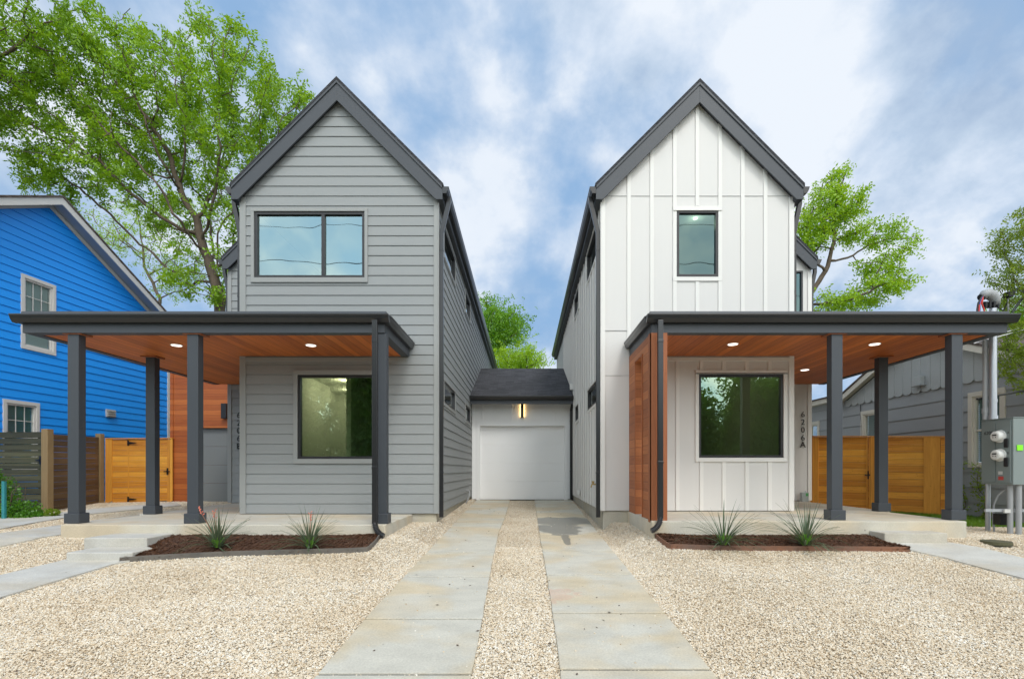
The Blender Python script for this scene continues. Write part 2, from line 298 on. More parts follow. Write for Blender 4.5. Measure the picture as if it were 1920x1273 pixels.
def gravelmat():
    m = bpy.data.materials.new('gravel_bed'); m.use_nodes = True; t = m.node_tree; b = t.nodes['Principled BSDF']
    tcn = N(t, 'ShaderNodeTexCoord')
    v = N(t, 'ShaderNodeTexVoronoi'); v.inputs['Scale'].default_value = 70; t.links.new(tcn.outputs['Object'], v.inputs['Vector'])
    sp = N(t, 'ShaderNodeSeparateColor'); t.links.new(v.outputs['Color'], sp.inputs[0])
    r = ramp(t, [(0, (0.46, 0.35, 0.22)), (0.3, (0.66, 0.54, 0.38)), (0.7, (0.78, 0.68, 0.53)), (1, (0.84, 0.79, 0.70))]); t.links.new(sp.outputs[0], r.inputs[0])
    e = N(t, 'ShaderNodeTexVoronoi', feature='DISTANCE_TO_EDGE'); e.inputs['Scale'].default_value = 70; t.links.new(tcn.outputs['Object'], e.inputs['Vector'])
    er = ramp(t, [(0, 0.5), (0.12, 1)]); t.links.new(e.outputs[0], er.inputs[0])
    t.links.new(mixc(t, 1.0, r.outputs[0], er.outputs[0], 'MULTIPLY'), b.inputs['Base Color']); b.inputs['Roughness'].default_value = 0.9
    bp = N(t, 'ShaderNodeBump'); bp.inputs['Strength'].default_value = 1; bp.inputs['Distance'].default_value = 0.015
    t.links.new(er.outputs[0], bp.inputs['Height']); t.links.new(bp.outputs[0], b.inputs['Normal']); return m
def stonemat():
    m = bpy.data.materials.new('gravel_stone'); m.use_nodes = True; t = m.node_tree; b = t.nodes['Principled BSDF']
    a = N(t, 'ShaderNodeAttribute', attribute_type='INSTANCER', attribute_name='shade')
    g = N(t, 'ShaderNodeNewGeometry'); nz = N(t, 'ShaderNodeTexNoise'); nz.inputs['Scale'].default_value = 0.9; nz.inputs['Detail'].default_value = 3
    t.links.new(g.outputs['Position'], nz.inputs['Vector'])
    f = math_(t, 'ADD', a.outputs['Fac'], math_(t, 'MULTIPLY', math_(t, 'SUBTRACT', nz.outputs[0], 0.50), 0.8), True)
    r = ramp(t, [(0, (0.42, 0.31, 0.19)), (0.05, (0.62, 0.49, 0.33)), (0.4, (0.69, 0.58, 0.43)), (0.8, (0.77, 0.69, 0.56)), (1, (0.82, 0.78, 0.70))]); t.links.new(f, r.inputs[0])
    t.links.new(r.outputs[0], b.inputs['Base Color']); b.inputs['Roughness'].default_value = 0.85; return m
M['gravel'] = gravelmat(); M['stone'] = stonemat()
M['mulch'] = pmat('mulch_soil', (0.075, 0.034, 0.018), 0.95, var=0.35, vscale=14, bump=1.0, bscale=60)
M['mulch_chip'] = leafmat('mulch_chips', (0.045, 0.018, 0.009), (0.17, 0.075, 0.04), trans=0.0, vs=6)
M['earth'] = pmat('earth', (0.10, 0.13, 0.05), 0.95, var=0.3, vscale=0.6, bump=0.6, bscale=20)

# ------------------------------------------------------------------ mesh helpers
OFF = {}
def tag(o, label=None, cat=None, group=None, kind=None):
    if label: o['label'] = label
    if cat: o['category'] = cat
    if group: o['group'] = group
    if kind: o['kind'] = kind
    return o
def thing(name, loc, label, cat, group=None):
    o = bpy.data.objects.new(name, None); o.empty_display_size = 0.2; COL.objects.link(o); o.location = loc
    OFF[o.name] = Vector(loc); return tag(o, label, cat, group)
def place(name, me, mat, parent=None, bevel=0, smooth=False):
    o = bpy.data.objects.new(name, me); COL.objects.link(o)
    if mat is not None: me.materials.append(mat)
    if parent is not None:
        L = OFF[parent.name]; o.parent = parent; OFF[o.name] = L
        me.transform(__import__('mathutils').Matrix.Translation(-L))
    else: OFF[o.name] = Vector((0, 0, 0))
    if smooth:
        for p in me.polygons: p.use_smooth = True
    if bevel:
        b = o.modifiers.new('bevel', 'BEVEL'); b.width = bevel; b.segments = 2; b.limit_method = 'ANGLE'; b.harden_normals = False
    return o
class MB:
    def __init__(s): s.v = []; s.f = []
    def face(s, *pts):
        n = len(s.v); s.v += [tuple(p) for p in pts]; s.f.append(tuple(range(n, n+len(pts)))); return s
    def box(s, x0, x1, y0, y1, z0, z1):
        if x0 > x1: x0, x1 = x1, x0
        if y0 > y1: y0, y1 = y1, y0
        if z0 > z1: z0, z1 = z1, z0
        n = len(s.v)
        s.v += [(x0, y0, z0), (x1, y0, z0), (x1, y1, z0), (x0, y1, z0), (x0, y0, z1), (x1, y0, z1), (x1, y1, z1), (x0, y1, z1)]
        s.f += [(n, n+3, n+2, n+1), (n+4, n+5, n+6, n+7), (n, n+1, n+5, n+4), (n+1, n+2, n+6, n+5), (n+2, n+3, n+7, n+6), (n+3, n, n+4, n+7)]; return s
    def hexa(s, b, t):          # 4 bottom pts, 4 top pts
        n = len(s.v); s.v += [tuple(p) for p in b]+[tuple(p) for p in t]
        s.f += [(n, n+3, n+2, n+1), (n+4, n+5, n+6, n+7), (n, n+1, n+5, n+4), (n+1, n+2, n+6, n+5), (n+2, n+3, n+7, n+6), (n+3, n, n+4, n+7)]; return s
    def prism(s, poly, a, b):   # two lists of 3d points built by functions a(p), b(p)
        n = len(s.v); k = len(poly); s.v += [tuple(a(p)) for p in poly]+[tuple(b(p)) for p in poly]
        s.f.append(tuple(range(n, n+k))[::-1]); s.f.append(tuple(range(n+k, n+2*k)))
        for i in range(k): j = (i+1) % k; s.f.append((n+i, n+j, n+k+j, n+k+i))
        return s
    def tube(s, pts, r, seg=10, cap=True):
        pts = [Vector(p) for p in pts]; rs = r if hasattr(r, '__len__') else [r]*len(pts); rings = []
        up = None
        for i, p in enumerate(pts):
            d = (pts[min(i+1, len(pts)-1)]-pts[max(i-1, 0)]).normalized()
            if up is None: up = Vector((0, 0, 1)) if abs(d.z) < 0.9 else Vector((1, 0, 0))
            a = d.cross(up).normalized(); b = a.cross(d).normalized(); up = b
            n = len(s.v); s.v += [tuple(p+(a*math.cos(2*math.pi*k/seg)+b*math.sin(2*math.pi*k/seg))*rs[i]) for k in range(seg)]; rings.append(n)
        for i in range(len(rings)-1):
            for k in range(seg): s.f.append((rings[i]+k, rings[i]+(k+1) % seg, rings[i+1]+(k+1) % seg, rings[i+1]+k))
        if cap: s.f.append(tuple(rings[0]+k for k in range(seg))[::-1]); s.f.append(tuple(rings[-1]+k for k in range(seg)))
        return s
    def rtube(s, pts, w, d):    # rectangular pipe along points; w in x, d in y (for mostly vertical runs)
        pts = [Vector(p) for p in pts]; n0 = len(s.v)
        for p in pts:
            s.v += [(p.x-w/2, p.y-d/2, p.z), (p.x+w/2, p.y-d/2, p.z), (p.x+w/2, p.y+d/2, p.z), (p.x-w/2, p.y+d/2, p.z)]
        for i in range(len(pts)-1):
            a = n0+4*i; b = a+4
            for k in range(4): s.f.append((a+k, a+(k+1) % 4, b+(k+1) % 4, b+k))
        s.f.append((n0, n0+1, n0+2, n0+3)); e = n0+4*(len(pts)-1); s.f.append((e, e+1, e+2, e+3)); return s
    def build(s, name, mat, parent=None, bevel=0, smooth=False):
        me = bpy.data.meshes.new(name); me.from_pydata(s.v, [], s.f); me.update()
        import bmesh
        bm = bmesh.new(); bm.from_mesh(me); bmesh.ops.recalc_face_normals(bm, faces=bm.faces) if len(s.f) < 60000 else None; bm.to_mesh(me); bm.free()
        return place(name, me, mat, parent, bevel, smooth)
def fastmesh(name, V, Fq):
    me = bpy.data.meshes.new(name); V = np.asarray(V, np.float32); Fq = np.asarray(Fq, np.int32); k = Fq.shape[1]
    me.vertices.add(len(V)); me.vertices.foreach_set('co', V.ravel())
    me.loops.add(Fq.size); me.loops.foreach_set('vertex_index', Fq.ravel())
    me.polygons.add(len(Fq)); me.polygons.foreach_set('loop_start', np.arange(0, Fq.size, k, dtype=np.int32))
    me.polygons.foreach_set('loop_total', np.full(len(Fq), k, np.int32)); me.update(calc_edges=True); me.validate(); return me

# ------------------------------------------------------------------ ground heights
def interp(x, xs, ys): return float(np.interp(x, xs, ys))
DY = [-30, 0, 3.4, 4.5, 6, 7.1, 8.89, 11.5, 14.4, 18]; DZ = [-1.75, -1.6, -1.43, -1.35, -1.255, -1.19, -1.08, -0.975, -0.895, -0.895]
LY = [-30, 0, 3.4, 4.5, 5.5, 6.2, 6.6, 7.13, 8.89, 11, 13.2, 16, 30]; LZ = [-1.75, -1.6, -1.43, -1.315, -1.22, -1.155, -1.085, -0.985, -0.94, -0.90, -0.85, -0.85, -0.85]
def G_np(x, y):
    x = np.asarray(x, float); y = np.asarray(y, float)
    d = np.interp(y, DY, DZ); l = np.interp(y, LY, LZ)
    w = np.interp(y, [3.4, 7.1, 8.9], [1.6, 0.6, 0.22]); xi = 1.36
    f = np.clip((np.abs(x)-xi)/w, 0, 1); f = f*f*(3-2*f)
    z = d*(1-f)+l*f
    z = np.where(y > 20, z, z+0.006*np.sin(x*2.1+0.7*y)*np.clip((np.abs(x)-2)/1, 0, 1))
    return z
def G(x, y): return float(G_np(x, y))
def gp(px, py, dz=0.0):
    y = 7.0; k = (px-CX)/F
    for _ in range(80):
        z = G(k*y, y)+dz; yn = F*(-z)/(py-HY); y = 0.5*y+0.5*min(max(yn, 0.5), 60)
    return (k*y, y)

# ground sheet to the horizon
xs = np.concatenate([[-600, -300, -120, -60, -35], np.linspace(-24, 24, 97), [35, 60, 120, 300, 600]])
ys = np.concatenate([[-400, -150, -60, -40], np.linspace(-30, 30, 121), [45, 80, 160, 400, 900]])
XX, YY = np.meshgrid(xs, ys); ZZ = G_np(np.clip(XX, -20, 20), np.clip(YY, -30, 30))-np.where((np.abs(XX+1) < 11.6) & (YY > -0.6) & (YY < 14.6), 0.4, 0.06)
def gridfaces(nx, ny):
    i = np.arange(nx-1); j = np.arange(ny-1); I, J = np.meshgrid(i, j); a = (J*nx+I).ravel()
    return np.stack([a, a+1, a+nx+1, a+nx], 1)
o = place('ground', fastmesh('ground', np.stack([XX.ravel(), YY.ravel(), ZZ.ravel()], 1), gridfaces(len(xs), len(ys))), M['earth']); tag(o, kind='structure')
xs = np.arange(-13, 11.01, 0.08); ys = np.arange(-1.0, 15.01, 0.08); XX, YY = np.meshgrid(xs, ys)
ZZ = G_np(XX, YY)-0.012+RNG.normal(0, 0.002, XX.shape)
gravel = place('gravel', fastmesh('gravel', np.stack([XX.ravel(), YY.ravel(), ZZ.ravel()], 1), gridfaces(len(xs), len(ys))), M['gravel'], smooth=True); tag(gravel, kind='stuff', label='beige gravel ground cover across the front yard', cat='gravel')
road = MB(); road.face((-80, -14, -1.69), (80, -14, -1.69), (80, -6.5, -1.69), (-80, -6.5, -1.69)); tag(road.build('road', M['asphalt']), kind='structure')

KEEP = []     # polygons no pebble may lie in
def loft(name, A, B, mat, nu=24, nv=6, top=0.016, depth=0.12, parent=None, jag=0.0):
    """sheet of concrete between two polylines of ground points, draped on the ground, with a skirt"""
    def res(P, n):
        P = np.array(P, float); d = np.r_[0, np.cumsum(np.hypot(*np.diff(P, axis=0).T))]; t = np.linspace(0, d[-1], n)
        return np.stack([np.interp(t, d, P[:, 0]), np.interp(t, d, P[:, 1])], 1)
    a = res(A, nu); b = res(B, nu)
    if jag: a[1:-1] += RNG.normal(0, jag, a[1:-1].shape); b[1:-1] += RNG.normal(0, jag, b[1:-1].shape)
    mb = MB(); g = [[a[i]*(1-j/(nv-1))+b[i]*(j/(nv-1)) for j in range(nv)] for i in range(nu)]
    P = [[(q[0], q[1], G(q[0], q[1])+top) for q in row] for row in g]
    n = len(mb.v); mb.v += [p for row in P for p in row]
    for i in range(nu-1):
        for j in range(nv-1): mb.f.append((n+i*nv+j, n+(i+1)*nv+j, n+(i+1)*nv+j+1, n+i*nv+j+1))
    rim = [i*nv for i in range(nu)]+[(nu-1)*nv+j for j in range(1, nv)]+[i*nv+nv-1 for i in range(nu-2, -1, -1)]+[j for j in range(nv-2, 0, -1)]
    m = len(mb.v); mb.v += [(mb.v[n+k][0], mb.v[n+k][1], mb.v[n+k][2]-depth) for k in rim]
    for i in range(len(rim)): k = (i+1) % len(rim); mb.f.append((n+rim[i], n+rim[k], m+k, m+i))
    KEEP.append([tuple(q) for q in a]+[tuple(q) for q in b[::-1]])
    return mb if name is None else mb.build(name, mat, parent)

# driveway strips: separate pours with open joints
def strip(name, outer, inner, joints, label):
    allmb = MB(); jt = MB(); O_ = [gp(*p) for p in outer]; I_ = [gp(*p) for p in inner]
    O_ = sorted(O_, key=lambda q: q[1]); I_ = sorted(I_, key=lambda q: q[1])
    def X(P, y): return float(np.interp(y, [q[1] for q in P], [q[0] for q in P]))
    js = sorted(joints); js = [1.2]+js+[14.36]
    for a, b in zip(js[:-1], js[1:]):
        a2, b2 = a+0.015, b-0.015; n = max(4, int((b-a)*4))
        yy = np.linspace(a2, b2, n)
        mb = loft(None, [(X(O_, y), y) for y in yy], [(X(I_, y), y) for y in yy], None, nu=n*3, nv=5, jag=0.0025)
        jt.box(X(O_, b)+(0.004 if X(O_, b) < X(I_, b) else -0.004), X(I_, b), b-0.022, b+0.022, G(0, b)-0.1, G(0, b)+0.004) if b < 14 else None
        k = len(allmb.v); allmb.v += mb.v; allmb.f += [tuple(i+k for i in f) for f in mb.f]
    dv = tag(allmb.build(name, M['conc_drive'], bevel=0.006), label=label, kind='structure'); jt.build('joint_filler', M['darkest'], dv); return dv
jl = [gp(800, 1036)[1], gp(820, 1083)[1], gp(800, 1163)[1], gp(780, 1267)[1], gp(900, 985)[1]-0.0, 11.6]
jr = [gp(1060, 1003.5)[1], gp(1090, 1034.6)[1], gp(1120, 1079)[1], gp(1150, 1152)[1], gp(1190, 1258)[1], 11.6]
strip('driveway', [(896, 936.5), (842, 993), (750, 1091), (700, 1145), (590, 1273)], [(957, 936.5), (947, 970), (934, 1003), (922, 1059), (903, 1169), (883, 1273)], jl, 'left concrete driveway strip leading to the white garage door')
strip('driveway', [(1070, 936.5), (1116, 993), (1190, 1084), (1300, 1217), (1344, 1273)], [(1002, 936.5), (1012, 1004), (1022, 1059), (1039, 1169), (1052, 1273)], jr, 'right concrete driveway strip with a dark damp stain')

# walks
def walk(name, up, dn, label, **k):
    o = loft(name, [gp(*p) for p in up], [gp(*p) for p in dn], M['conc_walk'], **k); return tag(o, label=label, kind='structure')
walk('path', [(-260, 1150), (0, 1080), (126, 1049), (180, 1047)], [(-260, 1260), (0, 1122), (222, 1056), (262, 1049)], 'concrete walk running off left from the grey house steps')
walk('path', [(1778, 1018), (1840, 1028), (1920, 1048), (2200, 1110)], [(1655, 1017), (1712, 1034), (1778, 1048), (1920, 1086), (2200, 1170)], 'concrete walk running off right from the white house step')
walk('path', [(-60, 984), (0, 974), (120, 961), (200, 952), (330, 942)], [(-60, 1002), (0, 992.5), (80, 978), (163, 965), (340, 948)], 'far concrete wheel strip leading to the grey garage door')
walk('path', [(-60, 1010), (0, 1001), (60, 993), (150, 980), (300, 962)], [(-60, 1040), (0, 1026), (60, 1013), (116, 1003), (300, 980)], 'near concrete wheel strip beside the grey house porch')

# ------------------------------------------------------------------ walls
def wall(mb, fr, u0, u1, z0, z1, span=None, holes=(), course=None, lap=0.013, off=0.0, slit=0.006):
    """fr(u,z,d) -> world point; span(z)->(a,b) limits; holes (u0,u1,z0,z1)"""
    if span is None: span = lambda z: (u0, u1)
    lev = {z0, z1}
    for h in holes: lev |= {min(max(h[2], z0), z1), min(max(h[3], z0), z1)}
    cz = []
    if course:
        z = z0
        while z < z1-1e-6: cz.append(z); z += course
        lev |= set(cz)
        lev |= {c-slit for c in cz[1:]}
    else:
        k = max(2, int((z1-z0)/0.5)); lev |= {z0+(z1-z0)*i/k for i in range(k+1)}
    lev |= {z for z in getattr(span, 'brk', []) if z0 < z < z1}
    L = sorted(lev); L = [L[0]]+[b for a, b in zip(L[:-1], L[1:]) if b-a > 1e-5]
    def cuts(zm, sa, sb):
        iv = [(sa, sb)]
        for h in holes:
            if h[2] <= zm <= h[3]:
                nv = []
                for a, b in iv:
                    if h[0] > a: nv.append((a, min(b, h[0])))
                    if h[1] < b: nv.append((max(a, h[1]), b))
                iv = [q for q in nv if q[1]-q[0] > 1e-4]
        return iv
    for zl, zh in zip(L[:-1], L[1:]):
        zm = (zl+zh)/2; al, bl = span(zl); ah, bh = span(zh)
        if bl-al < 1e-4 and bh-ah < 1e-4: continue
        dl = dh = off
        if course:
            ci = int((zm-z0)/course+1e-9); cb_ = z0+ci*course; inslit = (zm > cb_+course-slit)
            if inslit: dl = dh = off-0.012
            else: dl = off+lap*(1-(zl-cb_)/course); dh = off+lap*(1-(zh-cb_)/course)
        am, bm = (al+ah)/2, (bl+bh)/2
        for a, b in cuts(zm, am, bm):
            aL, aH = (al, ah) if abs(a-am) < 1e-6 else (a, a); bL, bH = (bl, bh) if abs(b-bm) < 1e-6 else (b, b)
            mb.face(fr(aL, zl, dl), fr(bL, zl, dl), fr(bH, zh, dh), fr(aH, zh, dh))
            if course and not inslit:
                if abs(zl-cb_) < 1e-6: mb.face(fr(aL, zl, off-0.012), fr(bL, zl, off-0.012), fr(bL, zl, dl), fr(aL, zl, dl))
                if abs(zh-(cb_+course-slit)) < 1e-6: mb.face(fr(aH, zh, off-0.012), fr(bH, zh, off-0.012), fr(bH, zh, dh), fr(aH, zh, dh))
def frame(O, u, n):
    O = Vector(O); u = Vector(u).normalized(); n = Vector(n).normalized()
    return lambda a, z, d: (O.x+u.x*a+n.x*d, O.y+u.y*a+n.y*d, z)
def fbox(mb, fr, u0, u1, z0, z1, d0, d1):
    mb.hexa([fr(u0, z0, d1), fr(u1, z0, d1), fr(u1, z0, d0), fr(u0, z0, d0)], [fr(u0, z1, d1), fr(u1, z1, d1), fr(u1, z1, d0), fr(u0, z1, d0)])
def window(par, fr, u0, u1, z0, z1, gm, fw=0.045, mull=(), trim=None, tm=None, proud=0.022, recess=0.07, hd=None, sill=False, tw=0.06, tz=None, grid=None, bars=True):
    """dark frame set in an opening, its pane, its trim"""
    w = MB(); d0, d1 = -recess, 0.012
    fbox(w, fr, u0, u1, z0, z0+fw, d0, d1); fbox(w, fr, u0, u1, z1-fw, z1, d0, d1)
    fbox(w, fr, u0, u0+fw, z0+fw, z1-fw, d0, d1-0.001); fbox(w, fr, u1-fw, u1, z0+fw, z1-fw, d0, d1-0.001)
    for m in mull: fbox(w, fr, m-fw*0.6, m+fw*0.6, z0+fw, z1-fw, d0, d1-0.002)
    wo_ = w.build('window', M['frame'] if not grid else tm, par, bevel=0.003)
    p = MB(); edges = [u0+fw]+[q for m in mull for q in (m-fw*0.6, m+fw*0.6)]+[u1-fw]
    for a, b in zip(edges[::2], edges[1::2]): p.face(fr(a, z0+fw, -0.03), fr(b, z0+fw, -0.03), fr(b, z1-fw, -0.03), fr(a, z1-fw, -0.03))
    p.build('pane', gm, wo_)
    if grid:
        g = MB(); zm = (z0+z1)/2; fbox(g, fr, u0+fw, u1-fw, zm-0.02, zm+0.02, -0.028, -0.008)
        for k in range(1, 3 if bars else 1): a = u0+fw+(u1-u0-2*fw)*k/3; fbox(g, fr, a-0.008, a+0.008, zm+0.02, z1-fw, -0.029, -0.02)
        a = (zm+z1)/2 if bars else zm; fbox(g, fr, u0+fw, u1-fw, a-0.008, a+0.008, -0.0295, -0.021)
        g.build('muntins', tm, wo_)
        bl = MB(); z = z0+fw+0.01
        while z < z1-fw: bl.hexa([fr(u0+fw, z, -0.085), fr(u1-fw, z, -0.085), fr(u1-fw, z, -0.082), fr(u0+fw, z, -0.082)], [fr(u0+fw, z+0.036, -0.063), fr(u1-fw, z+0.036, -0.063), fr(u1-fw, z+0.036, -0.06), fr(u0+fw, z+0.036, -0.06)]); z += 0.04
        bl.build('blind', grid, wo_)
    if trim:
        t = MB(); l, r, b, tp = trim
        fbox(t, fr, u0-l, u0, z0, z1, -0.001, proud); fbox(t, fr, u1, u1+r, z0, z1, -0.001, proud)
        fbox(t, fr, u0-l, u1+r, z0-b, z0, -0.001, proud+0.002); fbox(t, fr, u0-l, u1+r, z1, z1+tp, -0.001, proud+0.002)
        t.build('window_trim', tm, wo_, bevel=0.002)
    return wo_
def gutter(par, pts_a, pts_b, out, name='gutter', h=0.125, w=0.12, mat=None):
    """K-style gutter between two points (top inner edge), 'out' = horizontal outward unit vector"""
    prof = [(0, 0), (w, 0), (w, -0.018), (w*0.93, -0.03), (w*0.86, -0.06), (w*0.6, -h*0.93), (w*0.55, -h), (0, -h)]
    a = Vector(pts_a); b = Vector(pts_b); o_ = Vector(out)
    mb = MB(); mb.prism(prof, lambda p: a+o_*p[0]+Vector((0, 0, p[1])), lambda p: b+o_*p[0]+Vector((0, 0, p[1])))
    return mb.build(name, mat or M['metal'], par, bevel=0.002)
def downspout(par, pts, w=0.075, d=0.065, name='downspout'):
    mb = MB(); mb.rtube(pts, w, d)
    for z in np.linspace(pts[-1][2]+0.8, pts[-2][2]-0.3, 2): 
        x, y = pts[-1][0], pts[-1][1]; mb.box(x-w/2-0.003, x+w/2+0.003, y-d/2-0.003, y+d/2+0.003, z-0.02, z+0.02)
    return mb.build(name, M['metal'], par, bevel=0.004)
def elbow(par, x, y, z, sx):
    pts = []; rr = []
    for k in range(23):
        t = k/22; a = t*math.pi*0.40
        pts.append((x+sx*0.20*(1-math.cos(a)), y-0.03*t, z-0.20*math.sin(a))); rr.append(0.043 if k % 2 else 0.036)
    mb = MB(); mb.tube(pts, rr, 10); return mb.build('downspout_elbow', M['metal'], par)

def gable_roof(par, cx, hw, ze, yf, yb, sides=(1, 1), rake=0.355, yrake=0.03, one=None, smat=None):
    """45 degree gable roof, ridge along y; ze = top of the roof at its eaves"""
    za = ze+hw
    sh = MB()
    for s in sides_of(sides):
        a = (cx, za); b = (cx+s*(hw+0.015), ze-0.015); t = 0.045
        sh.prism([(a[0], a[1]+t*1.2), (b[0], b[1]+t*1.2), (b[0], b[1]), (a[0], a[1])], lambda p: (p[0], yf-0.02, p[1]), lambda p: (p[0], yb, p[1]))
    ro = sh.build('roof', smat or M['shingle_y'], par)
    rk = MB()
    for s in sides_of(sides):
        poly = [(cx, za), (cx+s*hw, ze), (cx+s*hw, ze-0.236), (cx+s*(hw-0.12), ze-0.236), (cx, za-rake)]
        rk.prism(poly, lambda p: (p[0], yf, p[1]), lambda p: (p[0], yf+yrake, p[1]))
        poly2 = [(cx, za-0.003), (cx+s*(hw-0.004), ze+0.001), (cx+s*(hw-0.004), ze-0.05), (cx, za-0.055)]
        rk.prism(poly2, lambda p: (p[0], yf-0.018, p[1]), lambda p: (p[0], yf-0.001, p[1]))
    rk.build('rake_board', M['dark'], ro, bevel=0.003)
    sf = MB()
    for s in sides_of(sides):
        poly = [(cx, za-0.26), (cx+s*(hw-0.1), ze+0.1-0.26), (cx+s*(hw-0.1), ze+0.1-0.29), (cx, za-0.29)]
        sf.prism(poly, lambda p: (p[0], yf+yrake, p[1]), lambda p: (p[0], yf+0.145, p[1]))
    sf.build('rake_soffit', M['darkest'], ro)
    return ro
def sides_of(s): return [q for q, on in zip((-1, 1), s) if on]

def house(kind):
    left = kind == 'grey'
    if left: xl, xr, cx, hw, H = -5.086, -1.568, -3.335, 1.87, 0.80
    else: xl, xr, cx, hw, H = 1.367, 4.784, 3.085, 1.835, 0.75
    sg = -1 if left else 1                 # outer side
    xo = xl if left else xr                # outer wall; xi = wall on the drive
    xi = xr if left else xl
    yf, yw = 8.89, 11.8; yb = 25.0 if left else 21.6
    xw = -7.05 if left else 6.78           # wing outer wall
    ZE = 5.01
    zb = -0.785 if left else -0.735
    sid = M['grey_siding'] if left else M['white_siding']; trm = M['grey_trim'] if left else M['white_trim']
    root = thing('townhouse', (cx, yf, -H), 'two-storey grey lap-sided gabled house with wide upper window, on the left' if left else 'two-storey white board-and-batten gabled house with narrow upper window, on the right', 'house')
    # openings
    if left:
        upw = (-5.02+0.165, -5.02+0.165, 0, 0); ppm = 104.6
        P = lambda x: (x-CX)/ppm; Q = lambda y: (HY-y)/ppm
        winU = (P(477.6), P(684.4), Q(521.6), Q(397.8)); winL = (P(559), P(716), Q(860), Q(703))
    else:
        ppm = 104.6; P = lambda x: (x-CX)/ppm; Q = lambda y: (HY-y)/ppm
        winU = (P(1268), P(1346.7), Q(519.7), Q(395)); winL = (P(1309.5), P(1468), Q(858), Q(701.7))
    ff = frame((0, yf, 0), (1, 0, 0), (0, -1, 0))
    za = ZE+hw
    def span(z):
        lim = (za-0.1)-z
        return (max(xl, cx-lim), min(xr, cx+lim)) if lim > 0 else (cx, cx)
    span.brk = [(za-0.1)-(cx-xl), (za-0.1)-(xr-cx)]
    course = 0.1775 if left else None
    mb = MB(); wall(mb, ff, xl, xr, zb, za-0.12, span, [winU, winL], course)
    fo = mb.build('front_wall', sid, root)
    # side walls on the drive with two upper and two lower windows
    fs = frame((xi, 0, 0), (0, 1, 0), (-sg, 0, 0))
    sw = [(9.50, 11.0, 4.10, 4.66), (12.9, 13.95, 4.12, 4.66), (9.50, 11.0, 1.28, 1.70), (12.9, 14.0, 1.28, 1.70)] if left else \
         [(9.42, 10.92, 4.08, 4.70), (12.6, 13.7, 4.12, 4.66), (9.35, 10.8, 1.27, 1.70), (12.6, 13.45, 1.28, 1.68)]
    mb = MB(); wall(mb, fs, yf, yb, zb, ZE-0.05, None, sw, course)
    mb.build('side_wall', sid, root)
    # other walls (plain course) : outer wall, wing front, wing side, back
    mb = MB(); fo_ = frame((xo, 0, 0), (0, 1, 0), (sg, 0, 0)); wall(mb, fo_, yf, yw+0.2, zb, ZE-0.05, None, (), course)
    mb.build('outer_wall', sid, root)
    fw_ = frame((0, yw, 0), (1, 0, 0), (0, -1, 0)); a, b = sorted((xw, xo))
    wl = [] if left else [((1490-CX)/78.8, (1501-CX)/78.8+0.0, 2.4, (HY-508)/78.8)]
    wl = [] if left else [(6.38, 6.60, 3.0, 4.72)]
    zw = (ZE-0.05)
    def wspan(z):
        if z <= zw-0.12: return (a, b)
        e = z-(zw-0.12); return (min(a+e, b), b) if left else (a, max(b-e, a))
    wspan.brk = [zw-0.12]
    mb = MB(); wall(mb, fw_, a, b, zb, zw+1.2, wspan, wl, course); mb.build('wing_wall', sid, root)
    mb = MB(); fx = frame((xw, 0, 0), (0, 1, 0), (sg, 0, 0)); wall(mb, fx, yw, 17.5, zb, ZE-0.15, None, (), course); mb.build('wing_side_wall', sid, root)
    mb = MB(); mb.box(min(xi, xw)+0.02, max(xi, xw)-0.02, yb-0.12, yb, zb, ZE-0.1) if False else mb.box(xl+0.02, xr-0.02, yb-0.12, yb, zb, ZE-0.1); mb.build('back_wall', sid, root)
    # inner liner + floors
    mb = MB(); fi = frame((0, yf+0.12, 0), (1, 0, 0), (0, -1, 0)); wall(mb, fi, xl+0.1, xr-0.1, zb+0.04, 4.75, None, [winU, winL]); 
    fi2 = frame((xi+sg*0.12, 0, 0), (0, 1, 0), (-sg, 0, 0)); wall(mb, fi2, yf+0.12, 15, zb+0.04, 4.75, None, sw)
    fi3 = frame((xo-sg*0.12, 0, 0), (0, 1, 0), (sg, 0, 0)); wall(mb, fi3, yf+0.12, 15, zb+0.04, 4.75)
    mb.box(xl+0.12, xr-0.12, 13.2, 13.3, zb, 4.75)
    mb.box(xl+0.12, xr-0.12, yf+0.13, 15, 4.76, 4.8); mb.box(xl+0.12, xr-0.12, yf+0.13, 15, 1.98, 2.02)
    # reveals
    for w_ in (winU, winL):
        for (u0, u1, z0, z1) in ((w_[0], w_[1], w_[2]-0.01, w_[2]), (w_[0], w_[1], w_[3], w_[3]+0.01), (w_[0]-0.01, w_[0], w_[2], w_[3]), (w_[1], w_[1]+0.01, w_[2], w_[3])):
            fbox(mb, ff, u0, u1, z0, z1, -0.12, -0.072)
    if left: mb.box(-3.72, -3.62, 10.3, 13.2, zb, 1.98); mb.box(-4.75, -3.72, 11.9, 12.0, zb, 1.62); mb.box(-4.75, -4.68, 9.02, 11.9, zb, 1.98)
    else: mb.box(2.9, 3.0, 11.4, 13.2, zb, 1.98)
    mb.build('interior_wall', M['inner'], root)
    mb = MB(); mb.box(xl+0.12, xr-0.12, yf+0.13, 15, zb-0.02, zb+0.03); mb.build('interior_floor', M['innerfloor'], root)
    mb = MB(); mb.box(xl+0.12, xr-0.12, yf+0.13, 15, 2.26, 2.3); mb.build('upper_floor', M['innerfloor'], root)
